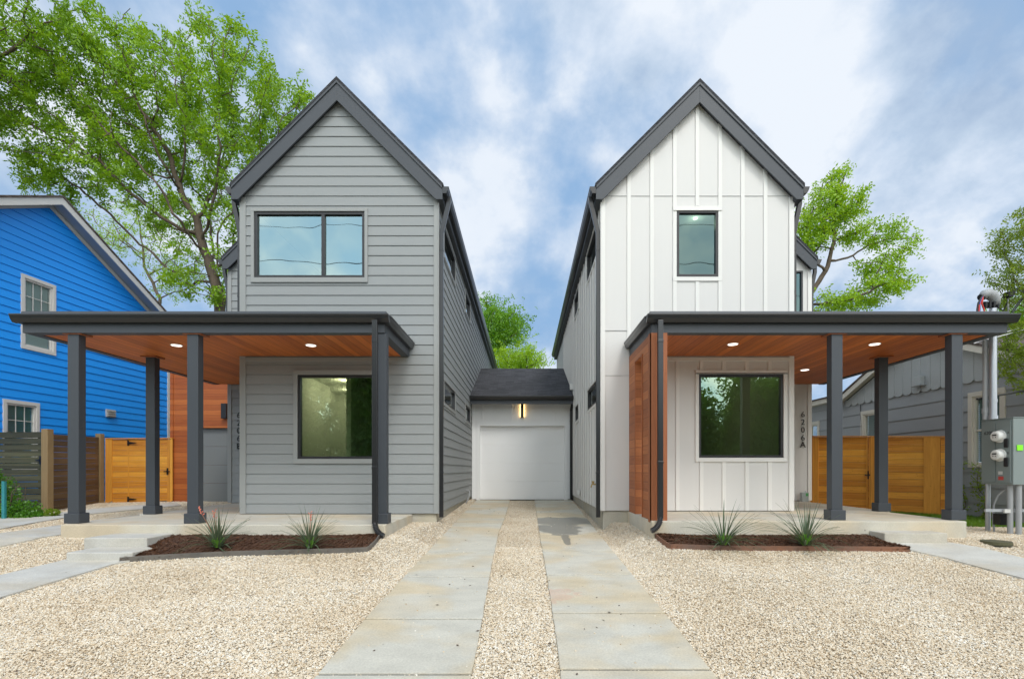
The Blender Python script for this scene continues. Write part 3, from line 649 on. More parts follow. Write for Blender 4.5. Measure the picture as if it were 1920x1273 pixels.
    # windows
    if left:
        window(root, ff, *winU, M['glass_up'], fw=0.05, mull=[P(606)], trim=(0.055, 0.055, 0.085, 0.055), tm=trm, proud=0.034)
        window(root, ff, *winL, M['glass_low'], fw=0.045, trim=(0.07, 0.07, 0.085, 0.085), tm=trm, proud=0.034)
    else:
        window(root, ff, *winU, M['glass_up2'], fw=0.05)
        window(root, ff, *winL, M['glass_low'], fw=0.045, trim=(0.06, 0.06, 0.07, 0.07), tm=trm, proud=0.03); hd_ = MB(); hd_.box(winL[0]-0.06, winL[1]+0.06, yf-0.045, yf-0.02, winL[3]+0.001, winL[3]+0.012); hd_.build('head_flashing', M['darkest'], root)
    for w_ in sw: window(root, fs, *w_, M['glass_dark'], fw=0.04, trim=(0.05, 0.05, 0.06, 0.05) if left else (0.03, 0.03, 0.05, 0.04), tm=trm)
    if wl: window(root, fw_, *wl[0], M['glass_up2'], fw=0.04)
    # trims
    t = MB(); e = 0.024; c = 0.085
    if left:
        t.box(xl-e, xl+c, yf-e, yf-0.001, zb-0.005, ZE-0.14); t.box(xr-0.072, xr+0.002, yf-e, yf-0.001, zb-0.005, ZE-0.14)
        t.box(xl-e, xl-0.001, yf, yf+0.1, zb-0.005, ZE-0.14)
        t.box(xl+c, xr-0.55, yf-e+0.003, yf-0.002, 1.93, 2.005)
        t.box(xr+0.003, xr+0.022, yf-e, yf+0.06, zb-0.005, ZE-0.2)
        t.box(xw-e, xw+0.07, yw-e, yw-0.001, zb, ZE-0.3); t.box(xw+0.07, xl, yw-e+0.003, yw-0.002, 1.9, 2.0)
    else:
        t.box(xl-0.002, xl+0.06, yf-e, yf-0.001, zb-0.005, ZE-0.14); t.box(xr-0.065, xr+e, yf-e, yf-0.001, zb-0.005, ZE-0.14)
        t.box(xl-0.022, xl-0.003, yf-e, yf+0.06, zb-0.005, ZE-0.2)
        t.box(2.10, xr-0.065, yf-e+0.003, yf-0.002, 1.94, 2.005); t.build('corner_trim', trm, root, bevel=0.002); t = MB()
        t.box(xw-0.07, xw+e, yw-e, yw-0.001, zb, ZE-0.3)
    t.build('corner_trim', trm, root, bevel=0.002)
    # small raked frieze under the gable
    if not left:
        b_ = MB(); bw = 0.033
        for k, bx in enumerate([1179, 1222, 1264.8, 1307, 1349.7, 1392, 1434.5]):
            x = P(bx); top = (za-0.2)-abs(x-cx)
            segs = [(2.3, top)]
            if 2 <= k <= 4:
                segs = [(2.3, winU[2]-0.085), (winU[3]+0.075 if k == 3 else winU[3]+0.0, top)]
                if k != 3: segs = [(2.3, top)]
            if k == 0: segs = [(2.3, top)]
            for z0, z1 in segs: b_.box(x-bw, x+bw, yf-0.019, yf-0.001, z0, z1)
        b_.box(P(1264.8)-bw, P(1349.7)+bw, yf-0.0225, yf-0.001, winU[3]+0.002, winU[3]+0.07)
        b_.box(P(1264.8)-bw, P(1349.7)+bw, yf-0.0225, yf-0.001, winU[2]-0.075, winU[2]-0.002)
        b_.box(P(1262), P(1353), yf-0.032, yf-0.001, winU[3]-0.012, winU[3]+0.002)
        for bx in [1270, 1314.9, 1357, 1400, 1442.7]:
            x = P(bx)
            if bx == 1270: b_.box(x-bw, x+bw, yf-0.019, yf-0.001, zb, 1.94)
            else:
                b_.box(x-bw, x+bw, yf-0.019, yf-0.001, zb, winL[2]-0.07); b_.box(x-bw, x+bw, yf-0.019, yf-0.001, winL[3]+0.07, 1.94)
        b_.build('battens', M['white_trim'], root, bevel=0.002); b_ = MB()
        for k in range(22):
            y = 9.14+0.40*k
            ok = [(zb, ZE-0.25)]
            for w_ in sw:
                if w_[0]-0.05 < y < w_[1]+0.05:
                    ok = [q for s0, s1 in ok for q in ((s0, w_[2]-0.052), (w_[3]+0.042, s1)) if q[1] > q[0]] if ok[0][0] < w_[2] else ok
            # rebuild precisely
            zs = sorted([(w_[2]-0.052, w_[3]+0.042) for w_ in sw if w_[0]-0.05 < y < w_[1]+0.05]); z = zb; ok = []
            for q0, q1 in zs: ok.append((z, q0)); z = q1
            ok.append((z, ZE-0.25))
            for z0, z1 in ok: b_.box(xl-0.022, xl-0.001, y-0.03, y+0.03, z0, z1)
        b_.build('side_battens', M['white_trim'], root, bevel=0.002); b_ = MB()
        for k in range(10):
            x = xr+0.3+0.4*k
            if x < xw-0.1: b_.box(x-bw, x+bw, yw-0.019, yw-0.001, zb, ZE-0.2)
        b_.build('wing_battens', M['white_trim'], root, bevel=0.002)
        j = MB()      # horizontal panel joints with metal flashing
        j.box(xl+0.06, xr-0.065, yf-0.008, yf-0.0005, Q(368)-0.004, Q(368)+0.004); j.build('panel_joint', M['greywhite'], fo); j = MB(); j.box(xl+0.06, P(1179)-bw, yf-0.009, yf-0.0005, Q(620)-0.006, Q(620)+0.006); j.build('panel_joint', M['greywhite'], fo); j = MB(); j.box(xl+0.06, P(1181), yf-0.006, yf-0.0005, Q(704)-0.003, Q(704)+0.003)
        j.build('panel_joint', M['greywhite'], fo)
    # foundation
    fd = MB(); fd.box(xl+0.03, xr-0.03, yf+0.03, yb, -1.4, zb-0.005); a, b = sorted((xw-sg*0.02, xo)); fd.box(a, b, yw+0.03, 17.5, -1.4, zb-0.005)
    fd.build('foundation', M['conc_found'], root, bevel=0.01)
    # roofs
    ro = gable_roof(root, cx, hw, ZE, yf-0.12, yb+0.1)
    fa = MB(); 
    for s in (-1, 1): x0, x1 = (cx-hw+0.002, xl-0.002) if s < 0 else (xr+0.002, cx+hw-0.002); fa.box(x0, x1, yf-0.088, yb, ZE-0.235, ZE-0.06)
    fa.build('eave_fascia', M['dark'], ro)
    for s in (-1, 1): gutter(root, (cx+s*(hw+0.001), yf-0.12, ZE-0.01), (cx+s*(hw+0.001), yb, ZE-0.01), (s, 0, 0), w=0.11, h=0.12)
    cw = xw-sg*1.95
    gable_roof(root, cw, 2.03, ZE-0.06, yw-0.14, 17.6, sides=(1, 0) if left else (0, 1), rake=0.40)
    gutter(root, (xw+sg*0.082, yw-0.14, ZE-0.07), (xw+sg*0.082, 17.5, ZE-0.07), (sg, 0, 0), w=0.11, h=0.12)
    # downspouts on the house corners
    downspout(root, [(xi-sg*0.19, yf+0.06, 4.90), (xi-sg*0.19, yf+0.06, 4.82), (xi-sg*0.055, yf+0.06, 4.25), (xi-sg*0.055, yf+0.06, -0.86)])
    downspout(root, [(xo+sg*0.16, yf+0.06, 4.90), (xo+sg*0.16, yf+0.06, 4.78), (xo+sg*0.055, yf+0.06, 4.25), (xo+sg*0.055, yf+0.06, 2.32)])
    downspout(root, [(xw+sg*0.14, yw+0.06, 4.83), (xw+sg*0.14, yw+0.06, 4.7), (xw+sg*0.055, yw+0.06, 4.3), (xw+sg*0.055, yw+0.06, 2.3)])
    # ------------- porch
    px0, px1 = (-7.41, -2.075) if left else (1.86, 7.107)   # beam outer ends
    yp = 7.31; ye = yw-0.01
    xout = px0 if left else px1; xin = px1 if left else px0
    bt = 2.012
    bm_ = MB(); bm_.box(px0, px1, yp, yp+0.14, bt, 2.20)
    bm_.box(xout, xout-sg*0.14, yp+0.141, ye, bt, 2.2); bm_.box(xin, xin+sg*0.14, yp+0.141, yf-0.025, bt, 2.2)
    bm_.build('porch_beam', M['dark'], root, bevel=0.003)
    sf = MB()
    sf.box(*sorted((xout-sg*0.142, xin+sg*0.142)), yp+0.142, yf-0.026, bt+0.012, bt+0.03)
    sf.box(*sorted((xout-sg*0.142, xo+sg*0.026)), yf-0.024, ye, bt+0.012, bt+0.03)
    so_ = sf.build('porch_soffit', M['soffit'], root)
    rf = MB()
    rf.box(*sorted((xout, xin)), yp, yf-0.026, 2.203, 2.255)
    rf.box(*sorted((xout, xo+sg*0.026)), yf-0.025, ye+0.05, 2.203, 2.2545)
    rf.build('porch_roof', M['metal'], root)
    # sloping metal roof apron
    ap = MB(); ap.hexa([(px0-0.02, yp-0.02, 2.256), (px1+0.02, yp-0.02, 2.256), (px1+0.02, yf-0.03, 2.256), (px0-0.02, yf-0.03, 2.256)], [(px0-0.02, yp+0.0, 2.33), (px1+0.02, yp+0.0, 2.33), (px1-0.02, yf-0.03, 2.37), (px0+0.02, yf-0.03, 2.37)])
    ap.build('roof_cap', M['dark'], root, bevel=0.003)
    gutter(root, (px0-0.085, yp-0.001, 2.262), (px1+0.085, yp-0.001, 2.262), (0, -1, 0), w=0.12, h=0.115)
    gutter(root, (xin-sg*0.001, yp+0.0, 2.262), (xin-sg*0.001, yf-0.03, 2.262), (-sg, 0, 0), w=0.1, h=0.115)
    gutter(root, (xout+sg*0.001, yp+0.0, 2.262), (xout+sg*0.001, ye, 2.262), (sg, 0, 0), w=0.1, h=0.115)
    # columns
    cw_, cd = 0.165, 0.125
    if left: cols = [(-6.70, yp+0.10), (-4.93, yp+0.10), (-6.70, 8.92), (-2.135+0.0, yp+0.08)]
    else: cols = [(6.40, yp+0.10), (4.62, yp+0.10), (6.40, 8.92)]
    for i, (x, y) in enumerate(cols):
        w_ = cw_
        mb = MB(); mb.box(x-w_/2, x+w_/2, y-cd/2, y+cd/2, -H+0.15, bt-0.002)
        cn = mb.build('column', M['dark'], root, bevel=0.006)
        mb = MB(); q = 0.03; mb.box(x-w_/2-q, x+w_/2+q, y-cd/2-q, y+cd/2+q, -H+0.002, -H+0.152); mb.build('column_base', M['dark'], cn, bevel=0.008)
        if i < 3:
            mb = MB(); q = 0.055; mb.box(x-w_/2-q, x+w_/2+q, y-cd/2-(0.02 if i < 2 else q), y+cd/2+q, bt-0.012, bt+0.011); mb.build('column_collar', M['postwood'], cn)
    # porch slab with the steps
    sx0, sx1 = (-6.74, -2.03) if left else (1.84, 6.40)
    sl_ = MB(); yfr = 7.19
    sl_.box(sx0, sx1, yfr, yf+0.02, -1.4, -H); 
    if left: sl_.box(sx0-0.2, xl+0.02, yf+0.021, yw+0.02, -1.4, -H)
    else: sl_.box(xr-0.02, sx1+0.15, yf+0.021, yw+0.02, -1.4, -H)
    sb = sl_.build('porch_slab', M['conc_slab'], root, bevel=0.012)
    KEEP.append([(sx0, yfr), (sx1, yfr), (sx1, yf), (sx0, yf)]); KEEP.append([(min(sx0, sx1)-0.2, yf), (xl, yf), (xl, yw), (min(sx0, sx1)-0.2, yw)] if left else [(xr, yf), (sx1+0.15, yf), (sx1+0.15, yw), (xr, yw)])
    KEEP.append([(xl, yf), (xr, yf), (xr, yb), (xl, yb)])
    st = MB()
    if left:
        st.box(-5.94, -5.09, 6.67, yfr-0.001, -1.35, -0.92); st.box(-5.76, -4.93, 6.22, 6.669, -1.35, -1.04)
        KEEP.append([(-5.97, 6.67), (-5.06, 6.67), (-5.06, yfr), (-5.97, yfr)]); KEEP.append([(-5.8, 6.2), (-4.9, 6.2), (-4.9, 6.68), (-5.8, 6.68)])
    else:
        st.box(4.985, 5.86, 6.88, yfr-0.001, -1.35, -0.882); KEEP.append([(4.95, 6.86), (5.9, 6.86), (5.9, yfr), (4.95, yfr)])
    st.build('steps', M['conc_walk'], sb, bevel=0.012)
    # recessed lights
    def can(x, y, r=0.088):
        mb = MB(); mb.tube([(x, y, bt+0.011), (x, y, bt+0.002)], [r, r], 24); a_ = mb.build('downlight', M['white_plastic'], root)
        mb = MB(); mb.tube([(x, y, bt+0.002), (x, y, bt-0.001)], [r*0.86, r*0.84], 24); mb.build('lens', M['lampw'], a_)
    sc_ = (HY-647)/bt      # px per metre at that fitting
    for px_, py_ in ([(331, 648), (583, 648), (458, 701)] if left else [(1374, 646), (1640, 646), (1509, 694)]):
        s_ = (HY-py_)/(bt); can((px_-CX)/s_, F/s_)
    # porch downspout
    if left:
        x = (702.5-CX)/130.4; downspout(root, [(x, yp-0.16, 2.146), (x, yp-0.16, -0.775)]); elbow(root, x, yp-0.16, -0.765, 1)
    else:
        x = (1238.5-CX)/130.4; downspout(root, [(x, yp-0.16, 2.146), (x, yp-0.16, -0.70)]); elbow(root, x, yp-0.16, -0.69, -1)
    # house numbers down the wing wall
    tx = '6206B' if left else '6206A'; ys_ = [(779, 793.5, 808, 822.5, 837) if left else (777.5, 792, 806.5, 821, 834)][0]
    for ch, yy in zip(tx, ys_):
        cu = bpy.data.curves.new('t', 'FONT'); cu.body = ch; cu.size = 0.19; cu.extrude = 0.006; cu.align_x = 'CENTER'; cu.align_y = 'CENTER'
        cu.offset = 0.003 if ch in 'AB' else -0.0005
        ob = bpy.data.objects.new('t', cu); COL.objects.link(ob); dg = bpy.context.evaluated_depsgraph_get()
        me = bpy.data.meshes.new_from_object(ob.evaluated_get(dg)); bpy.data.objects.remove(ob)
        me.transform(__import__('mathutils').Matrix.Rotation(R(90), 4, 'X')); X_ = (449.0-CX)/78.8 if left else (1504-CX)/78.8
        me.transform(__import__('mathutils').Matrix.Translation((X_, yw-0.03, (HY-yy)/78.8))); me.materials.clear()
        place('house_number', me, M['darkest'], root)
    # -------- extras
    if left:
        # timber-clad side garage with grey door and black wall light
        yg = 13.2; s_ = F/yg; A = lambda x: (x-CX)/s_
        g = MB(); dx0, dx1, dt = A(352), A(436), (HY-802)/s_
        fg = frame((0, yg, 0), (1, 0, 0), (0, -1, 0)); wall(g, fg, A(321), xw+0.3, -0.9, 2.9, None, [(dx0, dx1, -0.9, dt)])
        g.box(A(321), A(321)+0.05, yg+0.002, 17, -0.9, 2.9); gg = g.build('timber_wall', M['redwood'], root)
        g = MB(); g.box(A(321)-0.02, xw+0.3, yg-0.03, 17, 2.9, 2.98); g.build('side_roof', M['metal'], root)
        g = MB()
        for k in range(4): z0 = -0.86+k*(dt+0.86)/4; g.box(dx0+0.005, dx1, yg+0.10, yg+0.14, z0+0.002, z0+(dt+0.86)/4-0.002)
        g.build('garage_door', M['grey_door'], root, bevel=0.004)
        g = MB(); g.box(A(321)-0.02, A(321)+0.06, yg-0.02, yg-0.001, -0.9, 2.9); g.build('timber_trim', M['redwood'], root)
        g = MB(); g.box(A(418.5), A(428.5), yg-0.11, yg-0.002, (HY-785)/s_, (HY-757)/s_); g.build('wall_light', M['darkest'], root, bevel=0.005)
        g = MB(); g.tube([(xi+0.02, 12.9, -0.55), (xi+0.12, 12.9, -0.56), (xi+0.12, 12.75, -0.7), (xi+0.05, 12.7, -0.86)], 0.013, 8); g.build('drain_pipe', M['conduit'], root)
    else:
        # timber screen closing the porch end, with a tall slot
        xs0, xs1 = 1.855, 2.085; y0, y1 = yp+0.005, yf-0.026; sa, sb_ = 7.86, 8.34; zt = 1.80
        g = MB(); g.box(xs0, xs1, y0, sa, -H-0.03, bt-0.002); g.box(xs0, xs1, sb_, y1, -H-0.03, bt-0.002); g.box(xs0, xs1, sa+0.001, sb_-0.001, zt, bt-0.003)
        sc = g.build('timber_screen', M['screen'], root)
        g = MB(); e = 0.02
        g.box(xs0-e, xs0-0.001, y0-0.02, y0+0.10, -H-0.03, bt-0.004); g.box(xs0-e, xs1+0.004, y0-e, y0-0.001, -H-0.03, bt-0.004)
        g.box(xs0-0.014, xs0-0.001, sa-0.03, sa, -H, zt+0.02); g.box(xs0-0.014, xs0-0.001, sb_, sb_+0.03, -H, zt+0.02); g.box(xs0-0.014, xs0-0.001, sa, sb_, zt+0.001, zt+0.03)
        g.box(xs1-0.02, xs1-0.001, sa+0.0, sa+0.12, -H, zt-0.001)
        g.build('screen_trim', M['postwood'], sc, bevel=0.003)
        # wall bits facing the drive
        g = MB(); g.box(xi-0.09, xi-0.001, 14.2, 14.35, 2.28, 2.45); g.build('vent_hood', M['white_plastic'], root, bevel=0.01)
        g = MB(); g.box(xi-0.09, xi-0.023, 12.2, 12.35, -0.62, -0.5); g.build('outlet_box', M['white_plastic'], root, bevel=0.01)
        g = MB(); g.tube([(xi-0.02, 9.42, -0.28), (xi-0.10, 9.42, -0.28), (xi-0.12, 9.42, -0.34)], 0.015, 8); g.tube([(xi-0.08, 9.42, -0.28), (xi-0.08, 9.42, -0.22)], [0.012, 0.03], 8); g.build('hose_tap', M['gold'], root)
    # ceiling lamps inside
    def lamp(x, y, z): 
        mb = MB(); mb.tube([(x, y, z), (x, y, z-0.012)], 0.055 if z < 3 else 0.035, 16); cl_ = mb.build('ceiling_lamp', M['roomlamp'], root)
        pl = bpy.data.lights.new('lamp_light', 'POINT'); pl.energy = 5 if left else 1.6; pl.color = (1, 0.85, 0.6); pl.shadow_soft_size = 0.08
        po = bpy.data.objects.new('lamp_light', pl); COL.objects.link(po); po.parent = cl_; po.location = Vector((x, y, z-0.12))-OFF[root.name]
    if left: lamp(-4.02, 11.0, 1.975); lamp(-4.35, 12.3, 1.975)
    else: lamp(3.22, 9.40, 4.755); lamp(3.4, 10.4, 1.975)
    return root
hg = house('grey'); hwh = house('white')

# ceiling fan and bed seen through the lower windows
t = thing('ceiling_fan', (-2.75, 10.6, 1.975), 'dark ceiling fan inside the grey house behind the lower window', 'ceiling fan')
mb = MB(); mb.tube([(-2.75, 10.6, 1.975), (-2.75, 10.6, 1.8)], 0.015, 8); mb.tube([(-2.75, 10.6, 1.82), (-2.75, 10.6, 1.78), (-2.75, 10.6, 1.68)], [0.05, 0.11, 0.07], 14); mb.build('motor', M['darkest'], t)
for k in range(5):
    a = 2*math.pi*k/5+0.3; mb = MB(); c, s = math.cos(a), math.sin(a)
    mb.hexa([(-2.75+c*r-s*w, 10.6+s*r+c*w, 1.755) for r, w in ((0.1, -0.04), (0.6, -0.065), (0.6, 0.065), (0.1, 0.04))], [(-2.75+c*r-s*w, 10.6+s*r+c*w, 1.763) for r, w in ((0.1, -0.04), (0.6, -0.065), (0.6, 0.065), (0.1, 0.04))]); mb.build('blade', M['darkest'], t)
t = thing('bed', (3.9, 10.2, -0.70), 'bed with pale mattress inside the white house behind the lower window', 'bed')
mb = MB(); mb.box(3.2, 4.6, 9.5, 11.2, -0.7, -0.25); mb.build('mattress', M['cushion'], t, bevel=0.05)
mb = MB(); mb.box(3.15, 4.62, 9.42, 9.49, -0.7, -0.05); mb.build('headboard', M['innerfloor'], t, bevel=0.02)
def pillow(x, y, z, s, mat, label):
    V = []; nu, nv = 12, 8; mb = MB()
    for i in range(nu):
        for j in range(nv+1):
            a = 2*math.pi*i/nu; b = -math.pi/2+math.pi*j/nv; ca, sa = math.cos(a), math.sin(a)
            ex = lambda q: math.copysign(abs(q)**0.6, q)
            mb.v.append((x+s*0.30*ex(ca)*math.cos(b)**0.6 if math.cos(b) > 0 else x, y+0.09*math.sin(b), z+s*0.2*ex(sa)*max(math.cos(b), 0)**0.6))
    for i in range(nu):
        for j in range(nv): a = i*(nv+1)+j; b = ((i+1) % nu)*(nv+1)+j; mb.f.append((a, b, b+1, a+1))
    tag(mb.build('pillow', mat, smooth=True), label, 'pillow', 'pillows on the bed behind the window')
pillow(3.85, 9.62, -0.05, 1.1, M['cushion'], 'pale rounded pillow behind the lower window of the white house')
pillow(3.60, 9.78, -0.10, 0.9, M['cushion_o'], 'orange pillow behind the lower window of the white house')

# ------------------------------------------------------------------ garage between the houses
yg = 14.4; s_ = F/yg; P = lambda x: (x-CX)/s_; Q = lambda y: (HY-y)/s_
t = thing('garage', (0, yg, -0.89), 'white garage with dark shingle roof between the two houses', 'garage')
fg = frame((0, yg, 0), (1, 0, 0), (0, -1, 0)); mb = MB(); door = (P(899.8), P(1058), -0.9, Q(798.5))
wall(mb, fg, -1.55, 1.345, -0.86, 2.0, None, [door]); mb.build('front_wall', M['white_bright'], t)
mb = MB(); tw = 0.10
fbox(mb, fg, door[0]-tw, door[0], -0.88, door[3], -0.12, 0.024); fbox(mb, fg, door[1], door[1]+tw, -0.88, door[3], -0.12, 0.024); fbox(mb, fg, door[0]-tw, door[1]+tw, door[3], door[3]+0.16, -0.12, 0.026)
fbox(mb, fg, -1.55, -1.48, -0.86, 1.93, -0.001, 0.02)
for bx in (905, 932, 959, 1014, 1040): fbox(mb, fg, P(bx)-0.03, P(bx)+0.03, door[3]+0.16, 1.93, -0.001, 0.018)
mb.build('door_trim', M['white_bright'], t, bevel=0.003)
mb = MB(); n = 4; hh = (door[3]+0.875)/n
for k in range(n): mb.box(door[0], door[1], yg+0.10, yg+0.14, -0.875+k*hh+0.0005, -0.875+(k+1)*hh-0.001)
gd = mb.build('garage_door', M['garage_door'], t, bevel=0.002)
mb = MB(); mb.box(door[0], door[1], yg+0.095, yg+0.14, -0.90, -0.876); mb.build('door_seal', M['darkest'], gd)
mb = MB(); mb.prism([(13.9, 2.07), (17.55, 3.57), (17.55, 3.45), (13.9, 1.99)], lambda p: (-1.55, p[0], p[1]), lambda p: (1.345, p[0], p[1]))
mb.prism([(17.55, 3.57), (21.2, 2.07), (21.2, 1.99), (17.55, 3.45)], lambda p: (-1.55, p[0], p[1]), lambda p: (1.345, p[0], p[1]))
ro = mb.build('roof', M['shingle_x'], t)
mb = MB(); mb.box(-1.55, 1.345, 13.93, 13.96, 1.84, 1.985); mb.box(-1.55, 1.345, 13.96, 14.38, 1.93, 1.96); mb.build('fascia', M['dark'], ro)
mb = MB(); mb.box(-1.5, 1.3, 17.5, 17.9, -0.9, 3.3); mb.build('back_wall', M['white_siding'], t)
gutter(t, (-1.55, 13.929, 2.06), (1.345, 13.929, 2.06), (0, -1, 0), w=0.11, h=0.11)
downspout(t, [(P(1070.5), 13.98, 1.93), (P(1070.5), 13.98, 1.86), (P(1070.5), 14.33, 1.70), (P(1070.5), 14.33, -0.85)])
zc, zt_ = (HY-783)/s_, (HY-757)/s_
mb = MB(); mb.box(-0.135, -0.045, yg-0.11, yg-0.015, zc, zt_); wl_ = mb.build('wall_light', M['darkest'], t, bevel=0.003)
mb = MB(); mb.box(-0.150, -0.137, yg-0.05, yg-0.02, zc+0.02, zt_-0.02); mb.box(-0.043, -0.030, yg-0.05, yg-0.02, zc+0.02, zt_-0.02); mb.build('light_strip', M['led'], wl_)
KEEP.append([(-1.6, 14.36), (1.4, 14.36), (1.4, 20), (-1.6, 20)])

# fallen leaves and grit scattered over the drive and walks (uncountable litter)
K = 190; lx = np.where(RNG.random(K) < 0.6, RNG.uniform(-1.4, 1.3, K), RNG.uniform(-9, 7, K)); ly = RNG.uniform(3.2, 12.5, K); lz = G_np(lx, ly)+0.021; an = RNG.random(K)*6.28; Ls = RNG.uniform(0.006, 0.022, K)
dx = np.stack([np.cos(an)*Ls, np.sin(an)*Ls, RNG.normal(0, 0.002, K)], 1); dy = np.stack([-np.sin(an)*Ls*0.45, np.cos(an)*Ls*0.45, RNG.normal(0, 0.002, K)+0.002], 1); c = np.stack([lx, ly, lz], 1)
V = np.stack([c-dx, c+dy, c+dx, c-dy], 1).reshape(-1, 3); tag(place('leaf_litter', fastmesh('litter', V, np.arange(len(V)).reshape(-1, 4)), M['bark']), 'tiny dry brown leaves scattered over drive and gravel', 'leaves', kind='stuff')
# ------------------------------------------------------------------ mulch beds
def bed(name, front, back, emat, label, elabel):
    Fp = [gp(*p) for p in front]; Bp = [gp(*p) for p in back] if not callable(back) else back()
    n = 60
    def res(P_, n):
        P_ = np.array(P_, float); d = np.r_[0, np.cumsum(np.hypot(*np.diff(P_, axis=0).T))]; tt = np.linspace(0, d[-1], n); return np.stack([np.interp(tt, d, P_[:, 0]), np.interp(tt, d, P_[:, 1])], 1)
    a, b = res(Fp, n), res(Bp, n); nv = 16; V = []
    for j in range(nv):
        q = a*(1-j/(nv-1))+b*(j/(nv-1)); h = 0.025+0.03*math.sin(math.pi*min(1, j/(nv-1)*0.9))
        zg = G_np(q[:, 0], q[:, 1]); base = np.interp(j/(nv-1), [0, 1], [0, 1])
        z = zg+h+RNG.normal(0, 0.006, n); z = np.minimum(z, -0.93)
        V.append(np.stack([q[:, 0], q[:, 1], z], 1))
    V = np.concatenate(V); o = place(name, fastmesh(name, V, gridfaces(n, nv)), M['mulch'], smooth=True); tag(o, label, 'mulch', kind='stuff')
    # chips
    K = 9000; i = RNG.integers(0, n-1, K); j = RNG.integers(0, nv-1, K); c = V[j*n+i]+(V[(j+1)*n+i+1]-V[j*n+i])*RNG.random((K, 1)); c[:, 2] += 0.006
    ang = RNG.random(K)*6.28; L = RNG.uniform(0.006, 0.024, K); w = RNG.uniform(0.0015, 0.004, K); tilt = RNG.normal(0, 0.35, K)
    d = np.stack([np.cos(ang)*np.cos(tilt), np.sin(ang)*np.cos(tilt), np.sin(tilt)], 1)*L[:, None]; s = np.stack([-np.sin(ang), np.cos(ang), RNG.normal(0, 0.5, K)], 1)*w[:, None]
    VV = np.stack([c-d-s, c+d-s, c+d+s, c-d+s], 1).reshape(-1, 3); FF = np.arange(4*K).reshape(-1, 4)
    tag(place('mulch_chips', fastmesh('chips', VV, FF), M['mulch_chip']), 'shredded brown bark scattered over '+label.split(' ', 1)[1][:40], 'mulch', kind='stuff')
    # edging
    mb = MB(); th = 0.012
    for k in range(n-1):
        p, q = a[k], a[k+1]; nn = np.array([-(q-p)[1], (q-p)[0]]); nn = nn/np.hypot(*nn)*th
        z0, z1 = G(*p), G(*q)
        mb.hexa([(p[0], p[1], z0-0.05), (q[0], q[1], z1-0.05), (q[0]+nn[0], q[1]+nn[1], z1-0.05), (p[0]+nn[0], p[1]+nn[1], z0-0.05)], [(p[0], p[1], z0+0.062), (q[0], q[1], z1+0.062), (q[0]+nn[0], q[1]+nn[1], z1+0.062), (p[0]+nn[0], p[1]+nn[1], z0+0.062)])
    tag(mb.build('metal_edging', emat), elabel, 'edging')
    KEEP.append([tuple(q) for q in a]+[tuple(q) for q in b[::-1]])
bed('mulch', [(224, 1054), (270, 1050.5), (340, 1046.5), (440, 1041.5), (560, 1038), (650, 1036), (690, 1034), (705, 1020), (716, 1006)],
    lambda: [(-4.93, 6.25), (-4.93, 6.66), (-5.09, 6.68), (-5.09, 7.18), (-4.5, 7.18), (-3.5, 7.18), (-2.6, 7.18), (-2.05, 7.185)], M['steel_edge'], 'brown shredded bark mulch bed before the grey house porch', 'grey steel edging strip curving round the left mulch bed')
bed('mulch', [(1222, 1005), (1236, 1015), (1256, 1029), (1330, 1030.5), (1450, 1032), (1560, 1032.5), (1640, 1033), (1706, 1034)],
    lambda: [(1.87, 7.18), (2.2, 7.18), (3.0, 7.18), (4.0, 7.18), (4.95, 7.18), (4.98, 6.9), gp(1706, 1034)], M['rust'], 'brown shredded bark mulch bed before the white house porch', 'rusty steel edging strip along the right mulch bed')

# yuccas
def yucca(px, py, stalks, label, seed, h=0.42, spread=0.5):
    rg = np.random.default_rng(seed); x, y = gp(px, py, 0.07); z = G(x, y)+0.07
    t = thing('yucca_plant', (x, y, z), label, 'yucca', 'yuccas planted in the mulch beds')
    mb = MB(); hb = MB()
    for k in range(78):
        a = rg.random()*6.28; el = abs(rg.normal(0.95, 0.38)); L = rg.uniform(0.35, 0.62)*h/0.42; el = min(el, 1.5); w = rg.uniform(0.006, 0.0105)
        d = Vector((math.cos(a), math.sin(a), 0)); side = Vector((-math.sin(a), math.cos(a), 0)); p = Vector((x, y, z))+d*rg.random()*0.04
        pts = []; e = el; droop = rg.uniform(0.04, 0.20)*(1.7-el)
        for s in range(9):
            pts.append(p.copy()); p = p+(d*math.cos(e)+Vector((0, 0, 1))*math.sin(e))*L/8; e -= droop
            if p.z < z-0.02: p.z = z-0.02
        for s in range(8):
            w0, w1 = w*(1-(s/8)**2), w*(1-((s+1)/8)**2); up = Vector((0, 0, 0.35*w))
            tgt = hb if s < 2 and el > 0.9 else mb
            tgt.face(pts[s]-side*w0+up, pts[s], pts[s+1], pts[s+1]-side*w1+up); tgt.face(pts[s], pts[s]+side*w0+up, pts[s+1]+side*w1+up, pts[s+1])
    mb.build('blades', M['yucca'], t); hb.build('heart', M['yucca_heart'], t)
    for (tx, ty, r) in stalks:
        s_ = F/y; q = Vector(((tx-CX)/s_, y, (HY-ty)/s_)); b0 = Vector((x, y, z+0.02)); mid = (b0+q)/2+Vector((0, 0, 0.03))
        mb = MB(); mb.tube([b0, mid, q], [0.004, 0.004, 0.003], 6); sk = mb.build('flower_stalk', M['stalk'], t)
        mb = MB(); dd = (q-mid).normalized()
        for i in range(7): c = q-dd*(i*0.018)+Vector((rg.normal(0, 0.006), rg.normal(0, 0.006), 0)); mb.tube([c, c+Vector((0.012*(-1)**i, 0, 0.014)), c+Vector((0.02*(-1)**i, 0, 0.022))], [0.003, r, 0.002], 6)
        mb.build('buds', M['coral'], sk)
yucca(408, 1026, [(372, 952, 0.009), (401, 957, 0.006)], 'left yucca in the grey house mulch bed, with two coral flower stalks', 3)
